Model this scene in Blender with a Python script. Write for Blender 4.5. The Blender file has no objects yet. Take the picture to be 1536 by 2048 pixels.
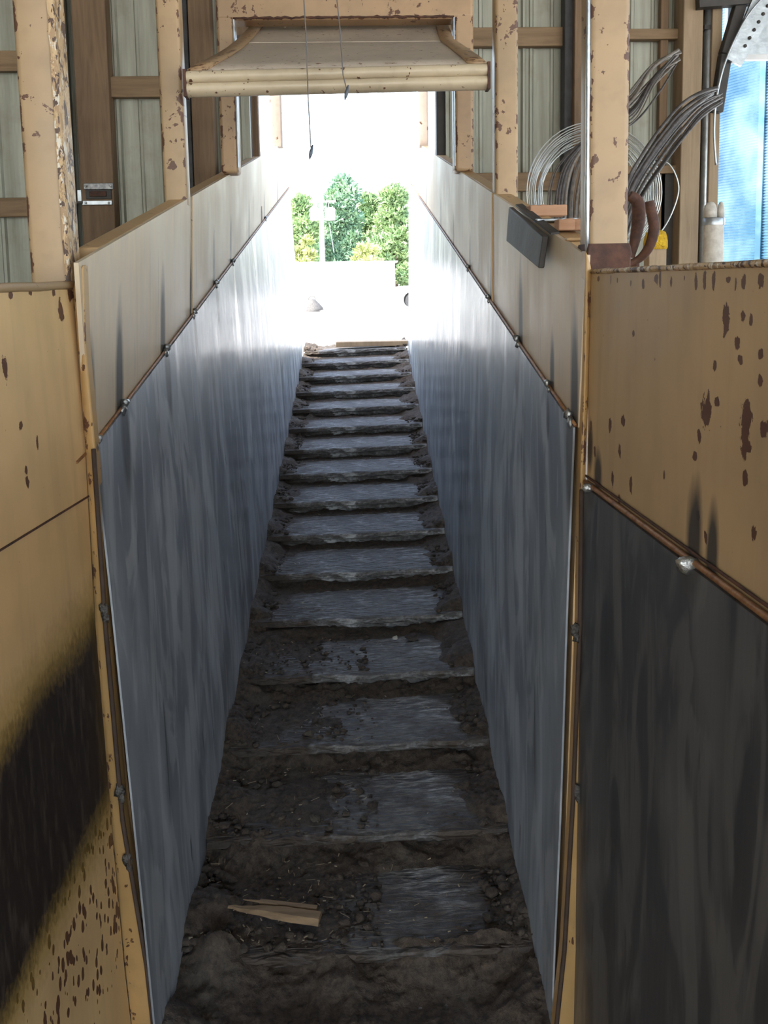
import bpy, math, random
from mathutils import Vector, Matrix, noise as mnoise
random.seed(7)
V = Vector
scn = bpy.context.scene
col = scn.collection

# ------------------------------------------------------------------ camera
F, PX, PY = 1800.0, 768.0, 750.0          # focal length in pixels of the 1536x2048 frame, lens axis
CAMZ = 1.70
CAM = V((0, 0, CAMZ))
PITCH, ROLL = math.radians(6.5), 0.016
VPX, VPY = 709.0, 203.0                    # where the chute's long lines meet
r0 = V((1, 0, 0)); w0 = V((0, math.cos(PITCH), -math.sin(PITCH))); u0 = r0.cross(w0)
R = (r0 - ROLL * u0).normalized(); U = (u0 + ROLL * r0).normalized(); W = w0
d = W + R * ((VPX - PX) / F) + U * ((PY - VPY) / F)
yaw = math.atan2(d.x, d.y)
rot = Matrix.Rotation(yaw, 3, 'Z')
R, U, W = rot @ R, rot @ U, rot @ W
L = 0.30                                   # one step along the ramp

def D(px, py, dep):
    return CAM + dep * (W + R * ((px - PX) / F) + U * ((PY - py) / F))
def AY(px, py, Y):
    q = W + R * ((px - PX) / F) + U * ((PY - py) / F)
    return CAM + q * (Y / q.y)
def AZ(px, py, Z):
    q = W + R * ((px - PX) / F) + U * ((PY - py) / F)
    return CAM + q * ((Z - CAMZ) / q.z)

LINES = {'LT': (-2705, 1580), 'RT': (2292, 1523), 'LS': (-2705, 3552), 'RS': (2292, 3345), 'LB': (-2172, 10570), 'RB': (2248, 10372)}
def LN(k, n):
    a, b = LINES[k]
    return D(VPX + a / n, VPY + b / n, n * L)
ALONG = (LN('LB', 10) - LN('LB', 5)).normalized()

cam_d = bpy.data.cameras.new('camera')
cam_o = bpy.data.objects.new('camera', cam_d); col.objects.link(cam_o)
m = Matrix((R, U, -W)).transposed().to_4x4(); m.translation = CAM
cam_o.matrix_world = m
cam_d.sensor_fit = 'HORIZONTAL'; cam_d.sensor_width = 36; cam_d.lens = F / 1536 * 36
cam_d.shift_x = 0; cam_d.shift_y = -(1024 - PY) / 1536
cam_d.clip_start = 0.02; cam_d.clip_end = 2000
scn.camera = cam_o

# ------------------------------------------------------------------ object helpers
ORG = {}
def tag(o, label=None, cat=None, group=None, kind=None):
    if label: o['label'] = label
    if cat: o['category'] = cat
    if group: o['group'] = group
    if kind: o['kind'] = kind
    return o
def thing(name, loc, label, cat, group=None):
    o = bpy.data.objects.new(name, None); col.objects.link(o)
    o.empty_display_size = 0.05
    o.location = loc; ORG[o.name] = V(loc)
    return tag(o, label, cat, group)

class MB:
    def __init__(s): s.v = []; s.f = []; s.uv = {}
    def add(s, vs, fs, uvs=None):
        b = len(s.v); s.v += [V(p) for p in vs]; s.f += [tuple(b + i for i in f) for f in fs]
        if uvs:
            for i, q in enumerate(uvs): s.uv[b + i] = q
        return s
    def grid(s, rows, close_u=False, uvs=None, flip=False):
        n = len(rows[0]); vs = [p for r in rows for p in r]; fs = []
        for i in range(len(rows) - 1):
            for j in range(n if close_u else n - 1):
                a, b_ = i * n + j, i * n + (j + 1) % n
                q = (a, b_, b_ + n, a + n)
                fs.append(q[::-1] if flip else q)
        return s.add(vs, fs, uvs)
    def obox(s, c, ax, half):
        c = V(c); X, Y, Z = [V(a) * h for a, h in zip(ax, half)]
        vs = [c + X * i + Y * j + Z * k for k in (-1, 1) for j in (-1, 1) for i in (-1, 1)]
        return s.add(vs, [(0, 2, 3, 1), (4, 5, 7, 6), (0, 1, 5, 4), (2, 6, 7, 3), (0, 4, 6, 2), (1, 3, 7, 5)])
    def box(s, p, q):
        p, q = V(p), V(q)
        return s.obox((p + q) / 2, ((1, 0, 0), (0, 1, 0), (0, 0, 1)), [abs(a - b) / 2 for a, b in zip(p, q)])
    def bar(s, p, q, w, h, up=(0, 0, 1)):
        p, q = V(p), V(q); z = (q - p).normalized(); x = z.cross(V(up))
        x = x.normalized() if x.length > 1e-4 else V((1, 0, 0)); y = x.cross(z).normalized()
        return s.obox((p + q) / 2, (x, y, z), (w / 2, h / 2, (q - p).length / 2))
    def prism(s, poly, off):
        n = len(poly); off = V(off)
        vs = [V(p) for p in poly] + [V(p) + off for p in poly]
        fs = [tuple(range(n))[::-1], tuple(range(n, 2 * n))] + [(i, (i + 1) % n, n + (i + 1) % n, n + i) for i in range(n)]
        return s.add(vs, fs)
    def tube(s, path, rad, seg=8, cap=True):
        path = [V(p) for p in path]; n = len(path)
        rad = rad if isinstance(rad, (list, tuple)) else [rad] * n
        t0 = (path[1] - path[0]).normalized()
        ref = V((0, 0, 1)) if abs(t0.z) < .9 else V((1, 0, 0))
        x = t0.cross(ref).normalized(); rows = []
        for i, p in enumerate(path):
            t = (path[min(i + 1, n - 1)] - path[max(i - 1, 0)]).normalized()
            x = (x - t * x.dot(t)).normalized(); y = t.cross(x)
            rows.append([p + (x * math.cos(a) + y * math.sin(a)) * rad[i] for a in [2 * math.pi * k / seg for k in range(seg)]])
        b = len(s.v); s.grid(rows, True)
        if cap:
            s.f.append(tuple(b + k for k in range(seg))[::-1]); s.f.append(tuple(b + (n - 1) * seg + k for k in range(seg)))
        return s
    def lathe(s, c, prof, seg=20, axis=V((0, 0, 1))):
        axis = V(axis).normalized(); ref = V((1, 0, 0)) if abs(axis.x) < .9 else V((0, 1, 0))
        x = axis.cross(ref).normalized(); y = axis.cross(x)
        rows = [[V(c) + axis * z + (x * math.cos(a) + y * math.sin(a)) * r for a in [2 * math.pi * k / seg for k in range(seg)]] for r, z in prof]
        b = len(s.v); s.grid(rows, True)
        s.f.append(tuple(b + k for k in range(seg))[::-1]); s.f.append(tuple(b + (len(prof) - 1) * seg + k for k in range(seg)))
        return s
    def blob(s, c, rad, seed=0, amt=.35, sub=1, sq=(1, 1, 1)):
        t = ICO[sub]; c = V(c)
        vs = []
        for p in t[0]:
            k = 1 + amt * mnoise.noise(p * 1.7 + V((seed * 3.1, seed * 1.7, seed)))
            vs.append(c + V((p.x * sq[0], p.y * sq[1], p.z * sq[2])) * rad * k)
        return s.add(vs, t[1])
    def build(s, name, mat, parent=None, loc=None, bevel=0, smooth=None, seg=2, solid=0):
        me = bpy.data.meshes.new(name)
        off = ORG[parent.name] if parent is not None else V(loc if loc is not None else (0, 0, 0))
        me.from_pydata([tuple(p - off) for p in s.v], [], s.f); me.update()
        if s.uv:
            lay = me.uv_layers.new(name='UVMap')
            for lp in me.loops: lay.data[lp.index].uv = s.uv.get(lp.vertex_index, (0, 0))
        import bmesh
        bm = bmesh.new(); bm.from_mesh(me); bmesh.ops.recalc_face_normals(bm, faces=bm.faces); bm.to_mesh(me); bm.free()
        if smooth:
            me.shade_smooth() if smooth is True else me.set_sharp_from_angle(angle=math.radians(smooth))
            if smooth is not True:
                for p in me.polygons: p.use_smooth = True
        if mat: me.materials.append(mat)
        o = bpy.data.objects.new(name, me); col.objects.link(o)
        if parent is not None:
            o.parent = parent; ORG[o.name] = off
        else:
            o.location = off; ORG[o.name] = off
        if solid:
            md = o.modifiers.new('thick', 'SOLIDIFY'); md.thickness = solid; md.offset = 0
        if bevel:
            md = o.modifiers.new('edge', 'BEVEL'); md.width = bevel; md.segments = seg; md.limit_method = 'ANGLE'
            md.angle_limit = math.radians(40)
            if not smooth:
                for p in me.polygons: p.use_smooth = True
                me.set_sharp_from_angle(angle=math.radians(35))
        return o

import bmesh as _bm
ICO = {}
for sub in (1, 2, 3):
    b = _bm.new(); _bm.ops.create_icosphere(b, subdivisions=sub, radius=1)
    b.verts.ensure_lookup_table()
    ICO[sub] = ([v.co.copy() for v in b.verts], [tuple(v.index for v in f.verts) for f in b.faces]); b.free()

# ------------------------------------------------------------------ material helpers
class N:
    def __init__(s, name):
        s.m = bpy.data.materials.new(name); s.m.use_nodes = True
        s.t = s.m.node_tree; s.b = s.t.nodes['Principled BSDF']
        s.tc = s.t.nodes.new('ShaderNodeTexCoord')
    def new(s, typ, **kw):
        n = s.t.nodes.new(typ)
        for k, v in kw.items(): setattr(n, k, v)
        return n
    def link(s, a, b): s.t.links.new(a, b)
    def put(s, sock, v):
        if hasattr(v, 'links') or isinstance(v, bpy.types.NodeSocket): s.link(v, sock)
        else: sock.default_value = v
    def obj(s): return s.tc.outputs['Object']
    def uv(s): return s.tc.outputs['UV']
    def mapp(s, vec, loc=(0, 0, 0), sc=(1, 1, 1), rz=(0, 0, 0), typ='POINT'):
        n = s.new('ShaderNodeMapping', vector_type=typ); s.link(vec, n.inputs[0])
        if typ == 'POINT' or typ == 'TEXTURE': n.inputs['Location'].default_value = loc
        n.inputs['Rotation'].default_value = rz; n.inputs['Scale'].default_value = sc
        return n.outputs[0]
    def noise(s, vec, sc=5, det=4, ro=.55, dist=0):
        n = s.new('ShaderNodeTexNoise'); s.link(vec, n.inputs['Vector'])
        n.inputs['Scale'].default_value = sc; n.inputs['Detail'].default_value = det
        n.inputs['Roughness'].default_value = ro; n.inputs['Distortion'].default_value = dist
        return n.outputs['Fac']
    def voro(s, vec, sc=5, rnd=1):
        n = s.new('ShaderNodeTexVoronoi'); s.link(vec, n.inputs['Vector']); n.inputs['Scale'].default_value = sc
        n.inputs['Randomness'].default_value = rnd
        return n.outputs['Distance']
    def math(s, op, a, b=None, c=None, clamp=False):
        n = s.new('ShaderNodeMath', operation=op, use_clamp=clamp)
        for i, v in enumerate((a, b, c)):
            if v is not None: s.put(n.inputs[i], v)
        return n.outputs[0]
    def rng(s, v, a, b, c=0, d=1):
        n = s.new('ShaderNodeMapRange'); n.clamp = True
        s.put(n.inputs[0], v)
        for i, q in enumerate((a, b, c, d)): n.inputs[i + 1].default_value = q
        return n.outputs[0]
    def mix(s, fac, a, b, bt='MIX'):
        n = s.new('ShaderNodeMix', data_type='RGBA', blend_type=bt)
        s.put(n.inputs[0], fac)
        for i, v in ((6, a), (7, b)):
            if isinstance(v, tuple): n.inputs[i].default_value = (v[0], v[1], v[2], 1)
            else: s.link(v, n.inputs[i])
        return n.outputs[2]
    def fmix(s, fac, a, b):
        n = s.new('ShaderNodeMix', data_type='FLOAT')
        s.put(n.inputs[0], fac); s.put(n.inputs[2], a); s.put(n.inputs[3], b)
        return n.outputs[0]
    def bump(s, h, strength=.3, dist=.01):
        n = s.new('ShaderNodeBump'); n.inputs['Strength'].default_value = strength; n.inputs['Distance'].default_value = dist
        s.link(h, n.inputs['Height']); s.link(n.outputs[0], s.b.inputs['Normal'])
    def spot(s, vec, c, rx, ry):
        """1 at c falling to 0 at an ellipse, in the plane of UV"""
        v = s.mapp(vec, (-c[0] / rx, -c[1] / ry, 0), (1 / rx, 1 / ry, 1))
        g = s.new('ShaderNodeTexGradient', gradient_type='SPHERICAL'); s.link(v, g.inputs[0])
        return g.outputs['Fac']
    def total(s, socks):
        a = socks[0]
        for q in socks[1:]: a = s.math('MAXIMUM', a, q)
        return a
    def set(s, color=None, rough=None, metal=None, spec=None):
        for k, v in (('Base Color', color), ('Roughness', rough), ('Metallic', metal), ('Specular IOR Level', spec)):
            if v is None: continue
            if isinstance(v, tuple): v = (v[0], v[1], v[2], 1)
            s.put(s.b.inputs[k], v)
        return s.m

CHIP = (.085, .036, .020)
TAN = (.39, .262, .142)

def paint_mat(name, base=TAN, chips=.5, chip_scale=14, rough=.42, uvspots=(), soot=(), band=None, dense=None, metal_wear=0, stretch=.5, dots=42):
    s = N(name)
    flat = bool(uvspots or soot or band or dense or metal_wear)
    geo = s.new('ShaderNodeNewGeometry'); vec = s.uv() if flat else geo.outputs['Position']
    big = s.noise(vec, 3, 4); mid = s.noise(s.mapp(vec, sc=(9, 2.2, 9)), 1.6, 5)
    c = s.mix(s.rng(big, .3, .7), tuple(q * .80 for q in base), tuple(min(1, q * 1.13) for q in base))
    c = s.mix(s.rng(mid, .45, .75, 0, .35), c, (base[0] * .62, base[1] * .62, base[2] * .66))
    # vertical grime
    st = s.noise(s.mapp(vec, sc=(26, 1.2, 26)), 1, 3)
    c = s.mix(s.rng(st, .55, .8, 0, .25), c, (.20, .125, .065))
    # chips
    wv = s.mapp(vec, sc=(1, stretch, 1))
    n1 = s.noise(wv, chip_scale, 5, .6, .3); n2 = s.noise(wv, chip_scale * .23, 2)
    thr = s.fmix(s.rng(n2, .35, .7), .92 - .26 * chips, .76 - .26 * chips)
    chip = s.math('GREATER_THAN', n1, thr)
    extra = []
    # small round rust dots, in patches
    dv_ = s.voro(s.mapp(vec, sc=(1, .62, 1) if flat else (1, 1, .62)), dots); pm_ = s.noise(vec, dots * .13, 3)
    extra.append(s.math('LESS_THAN', s.math('ADD', dv_, s.math('MULTIPLY', s.noise(vec, 120, 2), .22)), s.rng(pm_, .50, .72, 0, .36 * min(1, chips * 1.6))))
    if not flat:
        nv = s.new('ShaderNodeSeparateXYZ'); s.link(geo.outputs['Normal'], nv.inputs[0])
        aN = [s.math('ABSOLUTE', nv.outputs[k]) for k in 'XYZ']; ed = s.math('MAXIMUM', s.math('MINIMUM', aN[0], aN[1]), s.math('MINIMUM', aN[1], aN[2]))
        en = s.noise(s.mapp(vec, sc=(1, 1, .55)), 46, 4, .6)
        extra.append(s.math('GREATER_THAN', s.math('ADD', en, s.rng(ed, .10, .55, 0, .17 * min(1, chips * 1.3))), .705))
    dist = s.noise(wv, 75, 4, .65)
    for (cx, cy, rx, ry) in uvspots:
        sp = s.spot(vec, (cx, cy), rx * 1.75, ry * 1.5)
        extra.append(s.math('GREATER_THAN', s.math('ADD', sp, s.math('MULTIPLY', s.math('SUBTRACT', dist, .5), 1.9)), .40))
    if dense:
        for (cx, cy, rx, ry) in dense:
            sp = s.spot(vec, (cx, cy), rx, ry)
            dn = s.voro(s.mapp(vec, sc=(1, .42, 1), rz=(0, 0, -.25)), 84, 1)
            big2 = s.noise(vec, 20, 2)
            lim = s.math('MULTIPLY', s.math('MULTIPLY', s.rng(sp, 0, .35), s.rng(big2, .36, .55)), .46)
            extra.append(s.math('LESS_THAN', dn, lim))
    if extra: chip = s.total([chip] + extra)
    chipc = s.mix(s.noise(vec, 60, 2), CHIP, (.13, .055, .028))
    rgh = s.rng(big, .3, .7, rough - .06, rough + .12)
    met = 0.0
    if metal_wear:
        w1 = s.noise(s.mapp(vec, sc=(14, 1.0, 1)), 3.2, 6, .62, .4); w2 = s.noise(vec, 2.2, 3)
        wear = s.rng(s.math('ADD', w1, s.math('MULTIPLY', w2, .5)), .66, .92, 0, metal_wear)
        c = s.mix(wear, c, (.50, .44, .35)); rgh = s.math('SUBTRACT', rgh, s.math('MULTIPLY', wear, .10))
        dk = s.noise(s.mapp(vec, sc=(30, 1.6, 1)), 2.0, 4, .6)
        c = s.mix(s.rng(dk, .62, .74, 0, .7), c, (.16, .12, .09))
        met = s.math('MULTIPLY', wear, .5)
    c = s.mix(chip, c, chipc)
    if soot:
        sm = []
        for (cx, cy, rx, ry) in soot: sm.append(s.spot(vec, (cx, cy), rx, ry))
        t = s.total(sm)
        t = s.math('ADD', t, s.math('MULTIPLY', s.math('SUBTRACT', s.noise(s.mapp(vec, sc=(3, .8, 1)), 12, 3), .5), .35))
        f = s.rng(t, .12, .55, 0, .93)
        c = s.mix(f, c, (.034, .032, .031))
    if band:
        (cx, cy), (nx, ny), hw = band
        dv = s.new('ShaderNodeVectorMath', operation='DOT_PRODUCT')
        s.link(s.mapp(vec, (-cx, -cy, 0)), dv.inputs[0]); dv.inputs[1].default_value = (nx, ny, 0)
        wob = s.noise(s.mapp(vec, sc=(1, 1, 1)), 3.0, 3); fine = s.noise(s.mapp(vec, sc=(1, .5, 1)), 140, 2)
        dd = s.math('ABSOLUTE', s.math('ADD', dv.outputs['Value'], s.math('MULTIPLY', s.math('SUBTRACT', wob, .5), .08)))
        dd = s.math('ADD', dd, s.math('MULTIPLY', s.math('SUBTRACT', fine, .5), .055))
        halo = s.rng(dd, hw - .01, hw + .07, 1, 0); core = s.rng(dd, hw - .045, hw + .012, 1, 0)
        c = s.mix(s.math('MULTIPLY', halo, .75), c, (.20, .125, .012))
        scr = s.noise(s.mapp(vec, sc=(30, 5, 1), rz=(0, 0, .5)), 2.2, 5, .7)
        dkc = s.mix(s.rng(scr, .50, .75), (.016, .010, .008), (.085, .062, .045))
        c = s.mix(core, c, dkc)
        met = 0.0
    h = s.math('SUBTRACT', s.math('MULTIPLY', s.noise(vec, 9, 4), .35), s.math('MULTIPLY', chip, .4))
    s.bump(h, .35, .006)
    return s.set(c, rgh, met)

def steel_mat(name, tint=(.33, .36, .41), rough=.30, soot=(), tone=1.0, met=.42, smudge=1.0, coat=.24):
    s = N(name); vec = s.uv()
    st = s.noise(s.mapp(vec, sc=(3, .5, 1)), 2.2, 4, .5, .8)
    fine = s.noise(s.mapp(vec, sc=(48, 1.5, 1)), 3, 5, .65, .4)
    sm = s.noise(s.mapp(vec, sc=(2.6, .75, 1), rz=(0, 0, .25)), 2.4, 4, .5, 1.6)
    sw = s.noise(s.mapp(vec, sc=(4.5, 1.0, 1), rz=(0, 0, -.3)), 2.4, 4, .5, 1.5)
    lo = tuple(q * .70 * tone for q in tint); hi = tuple(min(1, q * 1.18 * tone) for q in tint)
    c = s.mix(s.rng(st, .36, .64), lo, hi)
    c = s.mix(s.rng(sm, .46, .55, 0, .55 * smudge), c, (tint[0] * .55 * tone, tint[1] * .56 * tone, tint[2] * .60 * tone))
    c = s.mix(s.rng(sw, .50, .57, 0, .50 * smudge), c, (tint[0] * 1.5 * tone, tint[1] * 1.45 * tone, tint[2] * 1.38 * tone))
    drip = s.noise(s.mapp(vec, sc=(17, 1.4, 1)), 2.4, 3, .5, .5)
    c = s.mix(s.rng(drip, .69, .72, 0, .65), c, (.060, .062, .066))
    c = s.mix(s.rng(fine, .64, .80, 0, .12), c, (.55, .55, .54))
    rgh = s.math('ADD', s.rng(st, .3, .7, rough - .04, rough + .12), s.math('MULTIPLY', s.math('SUBTRACT', fine, .5), .16))
    rgh = s.math('ADD', rgh, s.rng(sm, .47, .56, .06, -.05))
    if soot:
        t = s.total([s.spot(vec, (a, b), rx, ry) for a, b, rx, ry in soot])
        f = s.rng(t, .08, .5, 0, .8); c = s.mix(f, c, (.09, .085, .08))
    h = s.math('ADD', s.math('MULTIPLY', s.noise(s.mapp(vec, sc=(1.6, .7, 1)), 2.2, 3), 1.0), s.math('MULTIPLY', fine, .018))
    s.bump(h, .35, .02)
    s.b.inputs['Coat Weight'].default_value = coat; s.put(s.b.inputs['Coat Roughness'], s.rng(sm, .4, .6, .15, .26))
    return s.set(c, rgh, met)

def simple_mat(name, a, b, rough=.6, metal=0, sc=(6, 6, 6), nsc=3, bump=.2, bd=.01, det=5, spec=None):
    s = N(name); v = s.mapp(s.obj(), sc=sc)
    n = s.noise(v, nsc, det, .6)
    s.bump(n, bump, bd)
    return s.set(s.mix(s.rng(n, .3, .72), a, b), rough, metal, spec)

def wood_mat(name, a, b, axis):
    s = N(name)
    sc = [14, 14, 14]; sc[axis] = .9
    v = s.mapp(s.obj(), sc=tuple(sc)); n = s.noise(v, 2.2, 6, .65, .6)
    blot = s.noise(s.obj(), 2.5, 3)
    c = s.mix(s.rng(n, .28, .72), a, b); c = s.mix(s.rng(blot, .5, .75, 0, .5), c, tuple(q * .6 for q in a))
    s.bump(n, .35, .006)
    return s.set(c, .75)

M = {}
M['post_paint'] = paint_mat('post_paint', chips=.80, chip_scale=30, stretch=.6)
M['frame_paint'] = paint_mat('frame_paint', base=(.40, .26, .145), chips=.75, chip_scale=34)
def flaked():
    s = N('flaked_paint'); g = s.new('ShaderNodeNewGeometry'); v = g.outputs['Position']
    n = s.noise(s.mapp(v, sc=(1, 1, .55)), 55, 5, .65, .6); m_ = s.noise(s.mapp(v, sc=(1, 1, .5)), 80, 4, .6); b_ = s.noise(v, 2.2, 2)
    c = s.mix(s.math('GREATER_THAN', n, .47), (.36, .23, .12), (.50, .34, .18))
    c = s.mix(s.math('GREATER_THAN', m_, .58), c, (.62, .56, .46))
    c = s.mix(s.math('GREATER_THAN', s.noise(s.mapp(v, sc=(1, 1, .6)), 62, 4, .6, .8), .55), c, (.085, .045, .028))
    s.bump(n, .9, .006)
    return s.set(c, .5)
M['flaked'] = flaked()
M['rail_paint'] = paint_mat('rail_paint', base=(.52, .33, .16), chips=.35, chip_scale=30)
M['flange_paint'] = paint_mat('flange_paint', base=(.46, .28, .11), chips=.55, chip_scale=26, stretch=.4)
M['flap_paint'] = paint_mat('flap_paint', base=(.50, .42, .34), chips=.35, chip_scale=22, rough=.6)
M['hazed_paint'] = paint_mat('hazed_paint', base=(.42, .34, .29), chips=.5, chip_scale=30)  # post tan greyed, painting in the backlight and haze at the outer end
M['lip_paint'] = paint_mat('lip_paint', base=(.55, .45, .31), chips=.35, chip_scale=40, rough=.38)
M['rust'] = simple_mat('rust', (.030, .014, .010), (.12, .050, .030), .75, .1, nsc=5)
M['seam'] = simple_mat('seam', (.20, .085, .035), (.42, .22, .10), .5, .4, nsc=12)
M['gap'] = simple_mat('gap', (.035, .020, .013), (.07, .042, .028), .8)
M['weld_dark'] = simple_mat('weld_dark', (.05, .045, .04), (.20, .19, .18), .5, .7, nsc=30, bump=.6)
M['weld'] = simple_mat('weld', (.22, .22, .21), (.55, .56, .55), .35, .9, nsc=14, bump=.4)
M['wood_v'] = wood_mat('wood_v', (.115, .070, .040), (.24, .155, .09), 2)
M['wood_x'] = wood_mat('wood_x', (.15, .095, .05), (.30, .20, .115), 0)
M['wood_pale'] = wood_mat('wood_pale', (.24, .17, .105), (.38, .28, .18), 2)
M['wood_raw'] = wood_mat('wood_raw', (.33, .16, .085), (.52, .30, .18), 0)
M['stick'] = wood_mat('stick', (.10, .060, .032), (.36, .24, .13), 0)
M['concrete'] = None
M['dark'] = simple_mat('dark', (.02, .02, .022), (.05, .05, .055), .6)
M['dark_steel'] = simple_mat('dark_steel', (.034, .030, .028), (.062, .056, .052), .6, .1, nsc=6, sc=(2, 2, 2))
M['bolt'] = simple_mat('bolt', (.10, .10, .11), (.34, .34, .33), .4, .9, nsc=6)
M['wire'] = simple_mat('wire', (.42, .44, .44), (.62, .64, .62), .35, .8)
M['cable'] = simple_mat('cable', (.045, .038, .035), (.12, .105, .10), .5, .2, nsc=9)
M['cable_pale'] = simple_mat('cable_pale', (.10, .085, .07), (.22, .19, .16), .5, .2, nsc=9)
M['rope'] = simple_mat('rope', (.10, .09, .085), (.17, .155, .15), .8)
M['lead'] = simple_mat('lead', (.06, .075, .10), (.12, .14, .18), .5, .4)
M['foam'] = simple_mat('foam', (.55, .30, .015), (.85, .55, .03), .9, nsc=14, bump=.9, bd=.02)
M['pipe_white'] = simple_mat('pipe_white', (.42, .38, .33), (.62, .58, .52), .6, nsc=7)
M['galv'] = simple_mat('galv', (.34, .37, .40), (.52, .56, .60), .35, .8, nsc=4)
M['white_wall'] = simple_mat('white_wall', (.78, .78, .76), (.86, .86, .84), .7, nsc=2, bump=.05)
M['white_can'] = simple_mat('white_can', (.70, .71, .72), (.80, .81, .82), .5, bump=.02)
M['pole'] = simple_mat('pole', (.60, .57, .53), (.72, .69, .65), .8)
M['trunk'] = simple_mat('trunk', (.07, .05, .035), (.14, .10, .07), .9)
M['car_paint'] = simple_mat('car_paint', (.74, .74, .74), (.80, .80, .80), .3, bump=.0)
M['tyre'] = simple_mat('tyre', (.025, .025, .027), (.045, .045, .047), .8)
M['glass'] = simple_mat('glass', (.03, .035, .04), (.05, .055, .06), .1, bump=0)
M['sack'] = simple_mat('sack', (.045, .043, .042), (.09, .085, .08), .8)
M['grey_box'] = simple_mat('grey_box', (.13, .13, .13), (.2, .2, .2), .6)
M['straw'] = simple_mat('straw', (.20, .15, .085), (.42, .35, .24), .8)
M['leaf_pale'] = simple_mat('leaf_pale', (.45, .42, .34), (.66, .62, .52), .7)

def siding():
    s = N('barn_siding'); v = s.obj()
    a = s.noise(s.mapp(v, sc=(9, 9, .5)), 2.5, 5, .6); b = s.noise(s.mapp(v, sc=(1, 1, 1)), 3.5, 5, .65)
    c = s.mix(s.rng(a, .3, .7), (.235, .235, .19), (.40, .405, .345))
    c = s.mix(s.rng(b, .52, .72, 0, .55), c, (.19, .145, .09))
    f = s.noise(s.mapp(v, sc=(60, 60, 4)), 2, 3)
    c = s.mix(s.rng(f, .6, .8, 0, .4), c, (.15, .12, .08))
    return s.set(c, .55, .35)
M['siding'] = siding()

def concrete():
    s = N('step_concrete'); v = s.obj()
    g1 = s.noise(s.mapp(v, sc=(1, 1, 1)), 4.5, 6, .65); g2 = s.noise(s.mapp(v, sc=(3, 7, 3)), 9, 6, .7)
    c = s.mix(s.rng(g2, .33, .70), (.050, .044, .040), (.21, .205, .20))
    chalk = s.math('MULTIPLY', s.rng(g1, .44, .60), s.rng(s.noise(s.mapp(v, sc=(2, 9, 3)), 12, 5, .7), .46, .62))
    c = s.mix(s.math('MULTIPLY', chalk, .95), c, (.56, .57, .58))
    # dung and soil ground into the steps, thicker on the lower treads and near the walls
    sx = s.new('ShaderNodeSeparateXYZ'); s.link(s.tc.outputs['Object'], sx.inputs[0])
    g = s.new('ShaderNodeNewGeometry'); sp = s.new('ShaderNodeSeparateXYZ'); s.link(g.outputs['Position'], sp.inputs[0])
    low = s.rng(sp.outputs['Y'], 1.6, 3.6, .34, .0)
    sidem = s.rng(s.math('ABSOLUTE', s.math('SUBTRACT', sp.outputs['X'], .01)), .14, .34, 0, .42)
    lefty = s.rng(sp.outputs['X'], -.30, .10, .16, 0)
    tt = s.math('ADD', s.math('ADD', s.noise(v, 7, 6, .65), low), s.math('ADD', s.math('MULTIPLY', sidem, .6), lefty))
    dirt = s.rng(tt, .70, .90)
    dc = s.mix(s.noise(v, 50, 3), (.028, .019, .013), (.085, .062, .044))
    c = s.mix(dirt, c, dc)
    # cast-in grip grooves: short dashes across the tread
    wv = s.noise(s.mapp(v, sc=(15, 58, 58)), 1.0, 2, .5, .5)
    groove = s.rng(wv, .42, .60)
    c = s.mix(s.math('MULTIPLY', s.rng(wv, .60, .40), .45), c, (.018, .015, .014))
    h = s.math('ADD', s.math('MULTIPLY', groove, .8), s.math('ADD', s.math('MULTIPLY', s.noise(v, 35, 5, .7), .5), s.math('MULTIPLY', s.noise(v, 120, 3), .25)))
    s.bump(h, .8, .010)
    return s.set(c, s.rng(g2, .3, .7, .5, .8), 0)
M['concrete'] = concrete()

def dirt_mat():
    s = N('soil'); v = s.obj()
    a = s.noise(v, 60, 5, .7); b = s.noise(v, 9, 3)
    c = s.mix(s.rng(a, .35, .7), (.026, .018, .013), (.105, .078, .056))
    c = s.mix(s.rng(b, .5, .7, 0, .5), c, (.085, .075, .062))
    s.bump(a, .9, .008)
    return s.set(c, .85)
M['soil'] = dirt_mat()
def ground_mat(name, a, b):
    s = N(name); v = s.obj()
    n = s.noise(v, .7, 8, .6); s.bump(s.noise(v, 25, 4), .5, .02)
    return s.set(s.mix(s.rng(n, .3, .7), a, b), .9)
M['gravel'] = ground_mat('gravel', (.50, .48, .44), (.64, .62, .58))
M['barn_floor'] = ground_mat('barn_floor', (.10, .075, .05), (.17, .13, .09))
M['roof_metal'] = simple_mat('roof_metal', (.30, .28, .24), (.42, .40, .35), .6, .3)
def leaf_mat(name, a, b):
    s = N(name); v = s.obj()
    n = s.noise(v, .9, 4, .6)
    m_ = s.set(s.mix(s.rng(n, .3, .7), a, b), .8, 0, .2)
    return m_
M['pine'] = leaf_mat('pine', (.15, .25, .14), (.33, .44, .18))
M['pine_blue'] = leaf_mat('pine_blue', (.14, .27, .21), (.28, .41, .22))
M['shrub'] = leaf_mat('shrub', (.30, .36, .12), (.42, .43, .20))
def bin_mat():
    s = N('bin_steel'); v = s.obj()
    n = s.noise(v, .9, 4)
    return s.set(s.mix(s.rng(n, .35, .65), (.055, .125, .19), (.16, .25, .32)), s.rng(n, .3, .7, .22, .38), .9)
M['bin'] = bin_mat()

XL, XR = -4.6, 5.4; YK = -6.5; ZR = 4.3
X_, Y_, Z_ = V((1, 0, 0)), V((0, 1, 0)), V((0, 0, 1))
LATCH, COIL = 'on the door-latch side', 'on the wire-coil side'

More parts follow.
